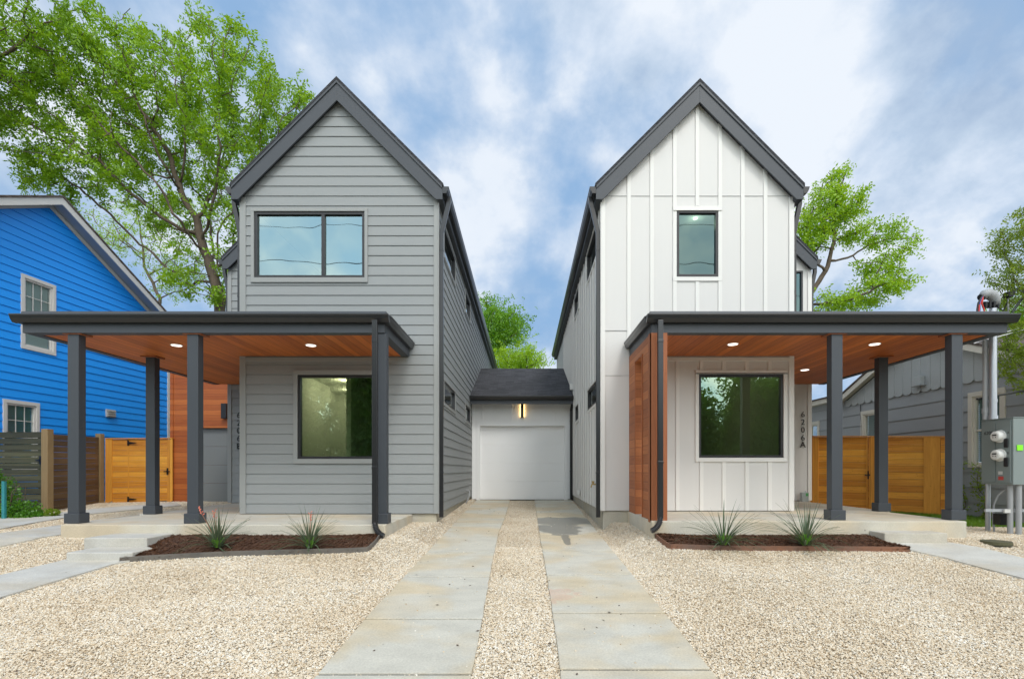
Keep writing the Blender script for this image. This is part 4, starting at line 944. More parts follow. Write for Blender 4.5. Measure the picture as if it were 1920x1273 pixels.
yucca(581, 1026, [(582, 961, 0.006)], 'spiky yucca in the grey house mulch bed near the downspout, one coral stalk', 5)
yucca(1356, 1021, [], 'yucca in the white house mulch bed nearer the downspout', 8, 0.46)
yucca(1510, 1022, [], 'yucca with long drooping blades in the white house bed near its step', 13, 0.5)

# ------------------------------------------------------------------ paint can, cover plate
x, y = (1504.5-CX)/79.5, 11.62
t = thing('paint_can', (x, y, -0.75), 'small square tin can with green label on the porch of the white house', 'can')
mb = MB(); mb.box(x-0.085, x+0.08, y-0.05, y+0.05, -0.748, -0.53); bd = mb.build('body', M['can'], t, bevel=0.012)
mb = MB(); mb.tube([(x+0.03, y, -0.53), (x+0.03, y, -0.505)], 0.022, 12); mb.build('cap', M['can'], t)
mb = MB(); mb.box(x+0.005, x+0.07, y-0.053, y-0.0505, -0.62, -0.55); mb.build('label', M['can_label'], bd)
x, y = gp(1868, 1018); mb = MB(); mb.tube([(x, y, G(x, y)-0.02), (x, y, G(x, y)+0.03)], 0.17, 20); tag(mb.build('access_cover', M['weathered']), 'round dark access cover lying in the gravel below the meter cabinet', 'access cover'); KEEP.append([(x-0.16, y-0.16), (x+0.16, y-0.16), (x+0.16, y+0.16), (x-0.16, y+0.16)])

# ------------------------------------------------------------------ blue house on the left
X0 = -12.23; k5 = 0.05; ul = math.hypot(1, k5)
def bfr(u, z, d): return (X0+k5*u+d/ul, u-k5*d/ul, z)
t = thing('blue_house', (-12, 12, -0.9), 'bright blue lap-sided house with white-trimmed windows at the left edge', 'house')
ua, zap, sl5, u0b, u1b = 12.1, 6.46, 0.545, 8.2, 15.85
def bspan(z):
    lim = (zap-z)/sl5; return (max(u0b, ua-lim), min(u1b, ua+lim)) if lim > 0 else (ua, ua)
bspan.brk = [zap-sl5*(ua-u0b), zap-sl5*(u1b-ua)]
bw = [(11.52, 12.18, 2.88, 4.45), (11.14, 11.79, 0.0, 1.50)]
mb = MB(); wall(mb, bfr, u0b, u1b, -0.95, zap, bspan, bw, 0.185, lap=0.016); mb.build('side_wall', M['bluewall'], t)
mb = MB(); a_ = bfr(u0b, 0, 0); mb.box(a_[0]-7, a_[0], u0b, u0b+0.1, -0.95, 4.3); mb.build('front_wall', M['bluewall'], t)
mb = MB(); b_ = bfr(u1b, 0, 0); mb.box(b_[0]-7, b_[0]-0.02, u1b-0.1, u1b, -0.95, 4.3); mb.build('back_wall', M['bluewall'], t)
for w_ in bw: window(t, bfr, *w_, M['glass_clear'], fw=0.04, trim=(0.07, 0.07, 0.08, 0.08), tm=M['oldwhite'], proud=0.035, grid=M['blind'] if w_[2] > 1 else M['blind_dark'])
mb = MB(); fbox(mb, bfr, 13.63, 13.9, 1.45, 1.66, 0.0, 0.06)
for k in range(3): fbox(mb, bfr, 13.65, 13.88, 1.48+k*0.06, 1.50+k*0.06, 0.06, 0.09)
mb.build('vent', M['greywhite'], t)
mb = MB(); fbox(mb, bfr, u1b-0.02, u1b+0.10, -0.9, 4.4, -0.1, 0.03); mb.build('corner_board', M['oldwhite'], t)
mb = MB(); oh = 0.36
for s in (-1, 1):
    e = ua+s*(ua-u0b+0.35); ze_ = zap+0.16-sl5*(ua-u0b+0.35); zt5 = zap+0.16
    mb.hexa([bfr(ua, zt5, oh+0.02), bfr(e, ze_, oh+0.02), bfr(e, ze_, -7), bfr(ua, zt5, -7)], [bfr(ua, zt5+0.05, oh+0.02), bfr(e, ze_+0.05, oh+0.02), bfr(e, ze_+0.05, -7), bfr(ua, zt5+0.05, -7)])
rf = mb.build('roof', M['shingle_b'], t)
mb = MB(); sf = MB()
for s in (-1, 1):
    e = ua+s*(ua-u0b+0.34); ze_ = zap+0.155-sl5*(ua-u0b+0.34); zt5 = zap+0.155
    mb.hexa([bfr(ua, zt5-0.17, oh), bfr(e, ze_-0.17, oh), bfr(e, ze_-0.17, oh-0.025), bfr(ua, zt5-0.17, oh-0.025)], [bfr(ua, zt5, oh), bfr(e, ze_, oh), bfr(e, ze_, oh-0.025), bfr(ua, zt5, oh-0.025)])
    mb.hexa([bfr(ua, zt5-0.24, 0.05), bfr(e, ze_-0.24, 0.05), bfr(e, ze_-0.24, 0.02), bfr(ua, zt5-0.24, 0.02)], [bfr(ua, zt5-0.14, 0.05), bfr(e, ze_-0.14, 0.05), bfr(e, ze_-0.14, 0.02), bfr(ua, zt5-0.14, 0.02)])
    sf.hexa([bfr(ua, zt5-0.125, oh-0.026), bfr(e, ze_-0.125, oh-0.026), bfr(e, ze_-0.125, 0.0), bfr(ua, zt5-0.125, 0.0)], [bfr(ua, zt5-0.11, oh-0.026), bfr(e, ze_-0.11, oh-0.026), bfr(e, ze_-0.11, 0.0), bfr(ua, zt5-0.11, 0.0)])
mb.build('fascia', M['oldwhite'], rf); sf.build('rake_soffit', M['bluesoffit'], rf)
mb = MB(); mb.box(-11.6, -11.10, 16.0, 16.6, 1.72, 1.95); mb.box(-11.6, -11.06, 15.97, 16.6, 1.95, 2.02); mb.box(-11.28, -11.2, 16.0, 16.1, -0.9, 1.72); mb.build('rear_porch_eave', M['oldwhite'], t)

# ------------------------------------------------------------------ grey bungalow on the right
XB = 8.8; brf = frame((XB, 0, 0), (0, 1, 0), (-1, 0, 0))
t = thing('bungalow', (10, 11, -0.9), 'low grey bungalow with scalloped gable boards at the right edge', 'house')
ua, zap, slb, u0b, u1b = 11.0, 3.02-0.1, 0.42, 8.65, 13.55
def cspan(z):
    lim = (zap-z)/slb; return (max(u0b, ua-lim), min(u1b, ua+lim)) if lim > 0 else (ua, ua)
cspan.brk = [zap-slb*(ua-u0b), zap-slb*(u1b-ua)]
bw = [(9.16, 9.74, 0.10, 1.42), (12.3, 12.88, 0.1, 1.42)]
mb = MB(); wall(mb, brf, u0b, u1b, -0.95, 1.75, None, bw, 0.30, lap=0.02); wl2 = [(14.9, 15.32, 0.2, 1.36)]
wall(mb, brf, u1b, 17.5, -0.95, 1.93, None, wl2, 0.30, lap=0.02); mb.build('side_wall', M['bunga'], t)
mb = MB(); wall(mb, brf, u0b, u1b, 1.75, zap, cspan, (), None, off=0.045)
y = u0b
while y < u1b-0.2:      # scalloped lower ends
    w_ = 0.26; pts = [(y, 1.75), (y+w_, 1.75), (y+w_-0.04, 1.722), (y+w_/2+0.05, 1.705), (y+w_/2-0.05, 1.705), (y+0.04, 1.722)]
    mb.prism(pts, lambda p: brf(p[0], p[1], 0.045), lambda p: brf(p[0], p[1], 0.02)); 
    fbox(mb, brf, y-0.010, y+0.010, 1.75, min((zap-abs(y-ua)*slb)-0.02, 9), 0.046, 0.054); y += w_
mb.build('gable_boards', M['bunga_top'], t)
for w_ in bw+wl2: window(t, brf, *w_, M['glass_clear'], fw=0.04, trim=(0.09, 0.09, 0.06, 0.09), tm=M['cream'], proud=0.035, grid=M['blind2'], bars=False)
mb = MB(); mb.box(XB+0.02, XB+8, u0b, u0b+0.1, -0.95, 1.9); mb.build('front_wall', M['bunga'], t)
mb = MB(); oh = 0.25
for s in (-1, 1):
    e = ua+s*2.85; z_ = zap+0.10; ze_ = z_-slb*2.85
    mb.hexa([brf(ua, z_, oh+0.02), brf(e, ze_, oh+0.02), brf(e, ze_, -8), brf(ua, z_, -8)], [brf(ua, z_+0.05, oh+0.02), brf(e, ze_+0.05, oh+0.02), brf(e, ze_+0.05, -8), brf(ua, z_+0.05, -8)])
rf = mb.build('roof', M['shingle_b'], t); mb = MB()
for s in (-1, 1):
    e = ua+s*2.84; z_ = zap+0.095; ze_ = z_-slb*2.84
    mb.hexa([brf(ua, z_-0.13, oh), brf(e, ze_-0.13, oh), brf(e, ze_-0.13, oh-0.025), brf(ua, z_-0.13, oh-0.025)], [brf(ua, z_, oh), brf(e, ze_, oh), brf(e, ze_, oh-0.025), brf(ua, z_, oh-0.025)])
    mb.hexa([brf(ua, z_-0.03, oh-0.026), brf(e, ze_-0.03, oh-0.026), brf(e, ze_-0.03, 0.0), brf(ua, z_-0.03, 0.0)], [brf(ua, z_-0.01, oh-0.026), brf(e, ze_-0.01, oh-0.026), brf(e, ze_-0.01, 0.0), brf(ua, z_-0.01, 0.0)])
fbox(mb, brf, 13.6, 17.6, 1.90, 2.02, 0.0, 0.24); mb.build('fascia', M['cream'], rf)
mb = MB(); fbox(mb, brf, 13.6, 17.6, 2.02, 2.06, -3, 0.28); mb.build('rear_roof', M['shingle_b'], t)
mb = MB(); fbox(mb, brf, 10.85, 11.05, 1.86, 2.05, 0.06, 0.16); fbox(mb, brf, 10.80, 11.12, 1.84, 1.86, 0.06, 0.18); mb.build('wall_box', M['bunga_top'], t, bevel=0.01)
mb = MB(); mb.tube([brf(12.95+0.03*math.sin(z*5), z, 0.03) for z in np.linspace(-0.1, 1.75, 12)], 0.008, 6); mb.build('cable', M['rubber'], t)

# ------------------------------------------------------------------ fences and gates
def boards(mb, A, B, z0, z1, n, gap, th, ja=0.0, side=0.0):
    """n horizontal boards between ground points A,B; z0=(left,right) bottom, z1=(left,right) top"""
    A = Vector((A[0], A[1], 0)); B = Vector((B[0], B[1], 0)); d = (B-A).normalized(); nn = Vector((d.y, -d.x, 0))
    for k in range(n):
        f0, f1 = k/n, (k+1)/n-gap; j = random.uniform(-ja, ja); o_ = nn*(side+random.uniform(0, 0.002))
        def pt(P, zz, f, q): z = zz[0]+(zz[1]-zz[0])*f; return (P.x+o_.x+nn.x*q, P.y+o_.y+nn.y*q, z+j)
        zl = (z0[0], z1[0]); zr = (z0[1], z1[1])
        mb.hexa([pt(A, zl, f0, th), pt(B, zr, f0, th), pt(B, zr, f0, 0), pt(A, zl, f0, 0)], [pt(A, zl, f1, th), pt(B, zr, f1, th), pt(B, zr, f1, 0), pt(A, zl, f1, 0)])
def lerp(A, B, t): return (A[0]+(B[0]-A[0])*t, A[1]+(B[1]-A[1])*t)
# left cedar gate
A, B = (-11.0, 13.02), (-9.34, 13.16); z0 = (-0.90, -0.82); z1 = (0.79, 0.81)
t = thing('wooden_gate', (A[0], A[1], -0.9), 'orange cedar board gate with black hinges left of the grey house', 'gate')
mb = MB(); boards(mb, lerp(A, B, 0.10), lerp(A, B, 0.92), z0, z1, 12, 0.001, 0.02); gb = mb.build('gate_boards', M['cedar'], t)
mb = MB(); boards(mb, A, lerp(A, B, 0.10), z0, z1, 1, 0, 0.03, side=0.006); boards(mb, lerp(A, B, 0.92), B, z0, z1, 1, 0, 0.03, side=0.006); boards(mb, lerp(A, B, 0.33), lerp(A, B, 0.345), z0, z1, 1, 0, 0.024); boards(mb, A, B, (0.795, 0.815), (0.82, 0.84), 1, 0, 0.08, side=-0.03); mb.build('gate_stile', M['cedar_v'], t)
def hinge(A, B, f, z, s, par):
    P = lerp(A, B, f); mb = MB(); y = P[1]-0.045
    mb.hexa([(P[0]-0.02, y, z-0.07), (P[0]+0.02, y, z-0.07), (P[0]+0.02, y+0.01, z-0.07), (P[0]-0.02, y+0.01, z-0.07)], [(P[0]-0.02, y, z+0.07), (P[0]+0.02, y, z+0.07), (P[0]+0.02, y+0.01, z+0.07), (P[0]-0.02, y+0.01, z+0.07)])
    mb.prism([(0.02, 0.03), (0.22, 0.008), (0.22, -0.008), (0.02, -0.03)], lambda p: (P[0]+s*p[0], y, z+p[1]), lambda p: (P[0]+s*p[0], y+0.008, z+p[1])); mb.build('hinge', M['darkest'], par)
def latch(P, z, par):
    mb = MB(); y = P[1]-0.05; mb.box(P[0]-0.02, P[0]+0.02, y, y+0.012, z-0.09, z+0.09); mb.box(P[0]-0.09, P[0]+0.07, y-0.015, y-0.001, z-0.012, z+0.012); mb.tube([(P[0], y-0.002, z), (P[0], y-0.03, z)], 0.018, 8); mb.build('latch', M['darkest'], par)
hinge(A, B, 0.34, 0.70, 1, t); hinge(A, B, 0.34, -0.78, 1, t); latch(lerp(A, B, 0.93), -0.05, t)
# right cedar fence with gate
A, B = (6.83, 11.86), (8.50, 10.03); z0 = (-0.78, -0.955); z1 = (0.775, 0.645); C_ = lerp(A, B, 0.47)
def zz_(q, f): return q[0]+(q[1]-q[0])*f
t = thing('wooden_gate', (A[0], A[1], -0.8), 'orange cedar board gate with black latch right of the white house', 'gate')
mb = MB(); boards(mb, A, lerp(A, B, 0.465), (z0[0], zz_(z0, 0.465)), (z1[0], zz_(z1, 0.465)), 11, 0.001, 0.02); mb.build('gate_boards', M['cedar'], t)
mb = MB(); boards(mb, A, lerp(A, B, 0.07), (z0[0], zz_(z0, .07)), (z1[0], zz_(z1, .07)), 1, 0, 0.02, side=0.021); boards(mb, lerp(A, B, 0.455), lerp(A, B, 0.465), (zz_(z0, .455), zz_(z0, .465)), (zz_(z1, .455), zz_(z1, .465)), 1, 0, 0.012, side=0.022); mb.build('gate_stile', M['cedar_v'], t)
latch(lerp(A, B, 0.458), -0.12, t)
t = thing('wooden_fence', (C_[0], C_[1], -0.9), 'orange cedar board fence panel beside the grey bungalow', 'fence')
mb = MB(); boards(mb, lerp(A, B, 0.467), B, (zz_(z0, .475), z0[1]), (zz_(z1, .475), z1[1]), 11, 0.001, 0.02); mb.build('fence_boards', M['cedar'], t)
mb = MB(); boards(mb, lerp(A, B, 0.475), lerp(A, B, 0.56), (zz_(z0, .475), zz_(z0, .56)), (zz_(z1, .475), zz_(z1, .56)), 1, 0, 0.02, side=0.021); boards(mb, lerp(A, B, 0.86), lerp(A, B, 0.97), (zz_(z0, .86), zz_(z0, .97)), (zz_(z1, .86), zz_(z1, .97)), 1, 0, 0.02, side=0.021); boards(mb, A, B, (z1[0]+0.004, z1[1]+0.004), (z1[0]+0.028, z1[1]+0.028), 1, 0, 0.07, side=-0.02); mb.build('fence_post', M['cedar_v'], t)
# left weathered fence: gate panel, post, panel, post
A, B, C2 = (-12.2, 10.62), (-10.38, 10.70), (-11.12, 12.95)
t = thing('weathered_gate', (A[0], A[1], -0.98), 'dark weathered slatted gate before the blue house', 'gate')
mb = MB(); boards(mb, A, B, (-0.93, -0.93), (0.80, 0.82), 13, 0.006, 0.02); mb.build('gate_slats', M['weathered'], t)
mb = MB(); boards(mb, lerp(A, B, 0.93), B, (-0.93, -0.93), (0.80, 0.82), 1, 0, 0.02, side=-0.022); boards(mb, lerp(A, B, 0.55), lerp(A, B, 0.62), (-0.93, -0.93), (0.80, 0.82), 1, 0, 0.02, side=-0.022); mb.build('gate_frame', M['weathered'], t)
latch((B[0]-0.04, B[1]), 0.2, t)
t = thing('weathered_fence', (B[0], B[1], -0.95), 'brown weathered slatted fence panel between two timber posts, left of the orange gate', 'fence')
mb = MB(); boards(mb, (B[0]-0.05, B[1]+0.12), C2, (-0.95, -0.92), (0.78, 0.84), 13, 0.0025, 0.02); mb.build('fence_slats', M['weathered2'], t)
mb = MB(); mb.box(B[0]+0.0, B[0]+0.14, B[1]-0.07, B[1]+0.07, -1.0, 0.87); mb.build('fence_post', M['post'], t, bevel=0.006)
mb = MB(); mb.box(C2[0]-0.05, C2[0]+0.09, C2[1]-0.07, C2[1]+0.05, -1.0, 0.93); mb.build('fence_post', M['post'], t, bevel=0.006)

# teal stakes, boulder
x, y = -9.85, 9.35
t = thing('metal_stake', (x, y, -1.0), 'teal steel stake standing before the dark slatted gate', 'stake')
mb = MB(); mb.box(x-0.02, x+0.02, y-0.006, y+0.006, -1.0, -0.22); mb.box(x-0.006, x+0.006, y+0.006, y+0.035, -1.0, -0.22); mb.box(x+0.026, x+0.05, y-0.02, y+0.02, -1.0, -0.225); mb.build('post', M['teal'], t)

# ------------------------------------------------------------------ meter cabinet and masts
x0c, y0c, y1c = 7.28, 7.40, 7.92
t = thing('meter_cabinet', (7.5, 7.6, -0.95), 'grey steel electric meter cabinet on conduit legs at the right edge', 'meter cabinet')
zt_, zb_ = 97*7.4/F, -28.6*7.4/F
mb = MB(); mb.box(x0c, x0c+0.32, y0c, y1c, zb_, zt_); cb_ = mb.build('cabinet', M['cabinet'], t, bevel=0.006)
mb = MB(); mb.box(x0c-0.012, x0c-0.001, y0c+0.03, y0c+0.265, zb_+0.03, zt_-0.03); mb.box(x0c-0.012, x0c-0.001, y0c+0.275, y1c-0.02, zb_+0.03, zt_-0.03); mb.box(x0c-0.01, x0c+0.34, y0c-0.01, y1c+0.01, zt_, zt_+0.012); mb.build('door_panel', M['cabinet'], cb_, bevel=0.004)
def cabpt(px, py):      # point on the meter face (x = x0c)
    y = x0c*F/(px-CX); return y, (HY-py)*y/F
for (px_, py_, l) in ((1875, 818, 'A'), (1875, 853, 'B')):
    y, z = cabpt(px_+2, py_); mb = MB(); mb.tube([(x0c-0.012, y, z), (x0c-0.03, y, z), (x0c-0.031, y, z), (x0c-0.095, y, z), (x0c-0.105, y, z)], [0.098, 0.095, 0.082, 0.076, 0.06], 22); me_ = mb.build('meter', M['white_plastic'], cb_, smooth=False)
    mb = MB(); mb.box(x0c-0.1078, x0c-0.1055, y-0.035, y+0.035, z+0.008, z+0.028); mb.tube([(x0c-0.1078, y-0.02, z-0.015), (x0c-0.1055, y-0.02, z-0.015)], 0.008, 8); mb.tube([(x0c-0.1078, y+0.02, z-0.015), (x0c-0.1055, y+0.02, z-0.015)], 0.008, 8); mb.build('dial', M['darkest'], me_)
for py_ in (830.5, 866):
    y, z = cabpt(1889, py_); mb = MB(); mb.box(x0c-0.035, x0c-0.0125, y-0.032, y+0.032, z-0.07, z+0.07); mb.build('breaker_cover', M['rubber'], cb_, bevel=0.012)
def text(ch, size, y, z, par, mat=None, nm='marking'):
    cu = bpy.data.curves.new('t', 'FONT'); cu.body = ch; cu.size = size; cu.extrude = 0.001; cu.align_x = 'CENTER'; cu.align_y = 'CENTER'; ob = bpy.data.objects.new('t', cu); COL.objects.link(ob)
    me = bpy.data.meshes.new_from_object(ob.evaluated_get(bpy.context.evaluated_depsgraph_get())); bpy.data.objects.remove(ob); Mx = __import__('mathutils').Matrix
    me.transform(Mx.Translation((x0c-0.0135, y, z)) @ Mx.Rotation(R(-90), 4, 'Z') @ Mx.Rotation(R(90), 4, 'X')); me.materials.clear(); place(nm, me, mat or M['darkest'], par)
y, z = cabpt(1855, 812); text('6206', 0.075, y, z, cb_); y, z = cabpt(1892, 811); text('A', 0.05, y, z, cb_); y, z = cabpt(1891.5, 849.5); text('B', 0.05, y, z, cb_)
y, z = cabpt(1878, 896); mb = MB(); mb.box(x0c-0.014, x0c-0.0125, y-0.045, y+0.04, z-0.03, z+0.025); mb.build('warning_label', M['red_label'], cb_)
y, z = cabpt(1878, 887); mb = MB(); mb.box(x0c-0.014, x0c-0.0125, y-0.03, y+0.04, z-0.02, z+0.03); mb.build('paper_label', M['pale_label'], cb_)
mb = MB(); xx = (1906-CX)*y0c/F; mb.box(xx, xx+0.085, y0c-0.0115, y0c-0.0105+0.009, (HY-844.5)*y0c/F, (HY-834)*y0c/F); mb.build('lime_sticker', M['lime'], cb_)
# legs and conduits
for (xx, yy, r, mt) in ((7.33, 7.86, 0.033, 'galv'), (7.35, 7.52, 0.036, 'conduit'), (7.42, 7.46, 0.036, 'conduit'), (7.55, 7.44, 0.026, 'conduit')):
    mb = MB(); mb.tube([(xx, yy, -1.05), (xx, yy, zb_)], r, 14); mb.build('leg', M[mt], t, smooth=False)
mb = MB(); mb.tube([(7.38, 7.62, -0.30), (7.34, 7.70, -0.40), (7.31, 7.74, -0.55), (7.30, 7.74, -0.75), (7.31, 7.73, -1.0)], 0.014, 8); mb.build('flexible_conduit', M['conduit'], t)
mb = MB(); z = -0.62; mb.box(6.98, 7.62, 7.52, 7.55, z-0.022, z+0.022); mb.build('strut', M['galv'], t); mb = MB(); mb.box(7.24, 7.36, 7.49, 7.515, z-0.035, z+0.02); mb.build('bracket', M['pale_label'], t)
mb = MB(); mb.box(7.28, 7.40, 7.60, 7.72, -0.85, -0.68); mb.build('junction_box', M['darkest'], t)
# mast with weatherhead
xm, ym = 7.335, 7.78
t = thing('service_mast', (xm, ym, zt_), 'galvanised service mast with weatherhead and cut coloured wires', 'service mast')
mb = MB(); mb.tube([(xm, ym, zt_+0.013), (xm, ym, 2.52)], 0.05, 18); mb.tube([(xm, ym, zt_+0.013), (xm, ym, zt_+0.07)], 0.062, 18); mb.tube([(xm, ym, 1.05), (xm, ym, 1.10)], 0.056, 18); mb.build('pipe', M['galv'], t, smooth=False)
s_ = F/ym; wp = lambda px, py, dy=0.0: ((px-CX)/(F/(ym+dy)), ym+dy, (HY-py)/(F/(ym+dy)))
mb = MB(); pts = [wp(1841, 558), wp(1846, 552), wp(1853, 551), wp(1861, 555), wp(1867, 563), wp(1869, 572)]; mb.tube(pts, [0.055, 0.07, 0.078, 0.078, 0.065, 0.045], 14); mb.build('weatherhead', M['conduit'], t, smooth=True)
mb = MB()
mb.tube([wp(1838, 558.5), wp(1841.2, 557)], [0.052, 0.052], 14)
for k in range(8): q = wp(1845+k*3.8, 566, -0.03*(k % 2)); mb.tube([q, (q[0], q[1], q[2]-0.10)], [0.02, 0.015], 8)
mb.build('splice_connectors', M['rubber'], t)
for nm, mt, pp in (('red_wire', 'red_wire', [(1843, 556), (1839, 564), (1836, 575), (1835, 590)]), ('red_wire', 'red_wire', [(1843, 558), (1841, 570), (1845, 580), (1847, 592)]), ('blue_wire', 'blue_wire', [(1842, 556), (1837, 568), (1837, 580), (1836, 592)]), ('black_wire', 'rubber', [(1841, 556), (1834, 568), (1832, 580), (1832, 592)])):
    mb = MB(); mb.tube([wp(a, b, -0.05) for a, b in pp], 0.011, 8); mb.build(nm, M[mt], t)
t = thing('conduit_mast', (7.22, 7.86, zt_), 'thinner grey conduit mast beside the thick galvanised one', 'conduit')
mb = MB(); xx = (1847.5-CX)/F*7.86; mb.tube([(xx, 7.86, zt_+0.013), (xx, 7.86, 2.05)], 0.036, 14); mb.tube([(xx, 7.86, zt_+0.12), (xx, 7.86, zt_+0.2)], 0.045, 14); mb.build('pipe', M['conduit'], t)
mb = MB()
for pa, pb in (((1826, 640), (1925, 612)), ((1826, 644), (1925, 617))): mb.tube([wp(*pa, 0.13), wp(*pb, 0.13)], 0.009, 6)
tag(mb.build('brace_rods', M['galv']), 'pair of thin steel brace rods behind the service masts', 'brace')
mb = MB(); a_, b_ = Vector(wp(1832, 748, 0.12)), Vector(wp(1925, 732, 0.12)); mb.tube([a_, b_], 0.018, 6)
tag(mb.build('strut_rail', M['darkest']), 'dark slotted strut rail fixed across the two masts', 'strut')
mb = MB(); mb.tube([wp(1897, 585, -0.3), wp(1902, 578, -0.25), wp(1925, 546, 0.2), (8.4, 9.0, 3.4)], 0.011, 6); mb.tube([wp(1897, 590, -0.3), wp(1904, 580, -0.25), wp(1926, 549, 0.2), (8.45, 9.0, 3.35)], 0.008, 6); mb.tube([wp(1872, 578), wp(1882, 582, -0.1), wp(1889, 566, -0.2)], 0.008, 6)
tag(mb.build('service_cable', M['rubber']), 'black service cables rising right from the weatherhead', 'cable')
t = thing('antenna_mast', wp(1891, 600, 0.3), 'small black capped terminal on a thin pole right of the weatherhead', 'pole')
mb = MB(); mb.tube([wp(1892, 625, 0.3), wp(1890, 560, 0.3)], 0.012, 8); mb.build('pole', M['conduit'], t)
mb = MB(); q = wp(1890.5, 553, 0.3); mb.prism([(-0.055, 0.03), (-0.03, 0.045), (0.06, 0.055), (0.065, 0.02), (0.035, -0.045), (-0.035, -0.045)], lambda p: (q[0]+p[0], q[1]-0.05, q[2]+p[1]), lambda p: (q[0]+p[0], q[1]+0.05, q[2]+p[1])); mb.build('cap', M['rubber'], t)

# ------------------------------------------------------------------ trees
def grow(rg, trunk, blobs, natt, step=0.35, infl=2.6, kill=0.55, iters=140):
    w = np.array([b[6] for b in blobs], float); w /= w.sum(); att = []
    for b, n in zip(blobs, (w*natt).astype(int)):
        v = rg.normal(size=(n, 3)); v /= np.linalg.norm(v, axis=1)[:, None]; r = rg.random(n)**(1/2.6)
        att.append(v*r[:, None]*np.array(b[3:6])+np.array(b[:3]))
    att = np.concatenate(att)
    P = [np.array(trunk[0], float)]; par = [-1]
    for a, b in zip(trunk[:-1], trunk[1:]):
        a, b = np.array(a, float), np.array(b, float); n = max(1, int(np.linalg.norm(b-a)/step))
        for k in range(1, n+1): P.append(a+(b-a)*k/n+rg.normal(0, 0.02, 3)); par.append(len(P)-2)
    P = np.array(P); par = list(par)
    dmin = np.full(len(att), 1e9); near = np.zeros(len(att), int)
    def upd(i0):
        nonlocal dmin, near
        D = np.linalg.norm(att[:, None, :]-P[None, i0:, :], axis=2); m = D.argmin(1); dm = D[np.arange(len(att)), m]; k = dm < dmin
        dmin = np.where(k, dm, dmin); near = np.where(k, m+i0, near)
    upd(0)
    for it in range(iters):
        act = dmin < (infl if it > 12 else infl*3)
        if not act.any(): break
        ids = np.unique(near[act]); new = []; npar = []
        for i in ids:
            m = act & (near == i); d = att[m]-P[i]; d /= np.linalg.norm(d, axis=1)[:, None]; v = d.mean(0)+rg.normal(0, 0.12, 3); nv = np.linalg.norm(v)
            if nv < 1e-3: continue
            q = P[i]+v/nv*step; new.append(q); npar.append(i)
        if not new: break
        i0 = len(P); P = np.vstack([P, new]); par += npar; upd(i0)
        keep = dmin > kill; att = att[keep]; dmin = dmin[keep]; near = near[keep]
        if len(att) == 0: break
    return P, np.array(par)
def tree(name, base, trunk, blobs, natt, label, lm, bark='bark', step=0.35, kill=0.55, infl=2.6, tip=0.012, pw=2.35, nleaf=14, lsize=0.11, spread=0.28, seed=1, rmax=0.05, clump=5, hang=0.35, frac=1.0, group=None, cat='tree'):
    rg = np.random.default_rng(seed)
    P, par = grow(rg, trunk, blobs, natt, step, infl, kill)
    n = len(P); cnt = np.zeros(n); haschild = np.zeros(n, bool); haschild[par[par >= 0]] = True; cnt[~haschild] = 1
    for i in range(n-1, 0, -1): cnt[par[i]] += cnt[i]
    r = tip*cnt**(1/pw)
    t = thing(name, base, label, cat, group)
    idx = np.arange(1, n); a = P[par[1:]]; b = P[idx]; ra = np.minimum(r[par[1:]], r[idx]*1.5); rb = r[idx]
    d = b-a; d /= np.maximum(np.linalg.norm(d, axis=1)[:, None], 1e-6); up = np.where(np.abs(d[:, 2:3]) > 0.9, [[1, 0, 0]], [[0, 0, 1]]); s = np.cross(d, up); s /= np.linalg.norm(s, axis=1)[:, None]; u = np.cross(s, d)
    K = 6; ang = np.arange(K)*2*np.pi/K; ring = s[:, None, :]*np.cos(ang)[None, :, None]+u[:, None, :]*np.sin(ang)[None, :, None]
    V = np.concatenate([a[:, None]+ring*ra[:, None, None], (b+d*rb[:, None]*0.4)[:, None]+ring*rb[:, None, None]], 1).reshape(-1, 3)
    base_i = np.arange(n-1)[:, None]*2*K; k = np.arange(K)[None]; k2 = (k+1) % K
    FQ = np.stack([base_i+k, base_i+k2, base_i+K+k2, base_i+K+k], 2).reshape(-1, 4)
    place('trunk', fastmesh('trunk', V, FQ), M[bark], t, smooth=True)
    tips = np.where(r < rmax)[0]; tips = tips[rg.random(len(tips)) < frac]
    # leaf sprigs: each sprig is a short drooping axis carrying leaflets
    S = len(tips)*nleaf; c = P[np.repeat(tips, nleaf)]+rg.normal(0, spread, (S, 3))
    keepc = rg.random(S) < 0.35+0.65*(np.sin(c[:, 0]*2.3+1)*np.sin(c[:, 2]*2.7)*np.sin(c[:, 1]*2.0+2) > -0.25)
    c = c[keepc]; S = len(c)
    ax = rg.normal(size=(S, 3)); ax[:, 2] = ax[:, 2]*0.5-hang; ax /= np.linalg.norm(ax, axis=1)[:, None]
    sd = np.cross(ax, rg.normal(size=(S, 3))); sd /= np.linalg.norm(sd, axis=1)[:, None]
    L = lsize*rg.uniform(0.7, 1.3, S)
    Vs = []
    for j in range(clump):
        f = (j//2+0.5)/(clump/2.0); sg = 1 if j % 2 else -1
        o_ = c+ax*(f*2.2*L)[:, None]; dr = ax*0.45+sd*sg*0.9+rg.normal(0, 0.25, (S, 3)); dr /= np.linalg.norm(dr, axis=1)[:, None]
        nn = np.cross(dr, ax+rg.normal(0, 0.5, (S, 3))); nn /= np.maximum(np.linalg.norm(nn, axis=1)[:, None], 1e-6); wv = np.cross(dr, nn)
        Vs.append(np.stack([o_, o_+dr*(0.5*L)[:, None]+wv*(0.24*L)[:, None], o_+dr*L[:, None]+nn*(0.1*L)[:, None], o_+dr*(0.5*L)[:, None]-wv*(0.24*L)[:, None]], 1))
    V = np.concatenate(Vs).reshape(-1, 3); FQ = np.arange(len(V)).reshape(-1, 4)
    place('crown', fastmesh('crown', V, FQ), M[lm], t)
    return t
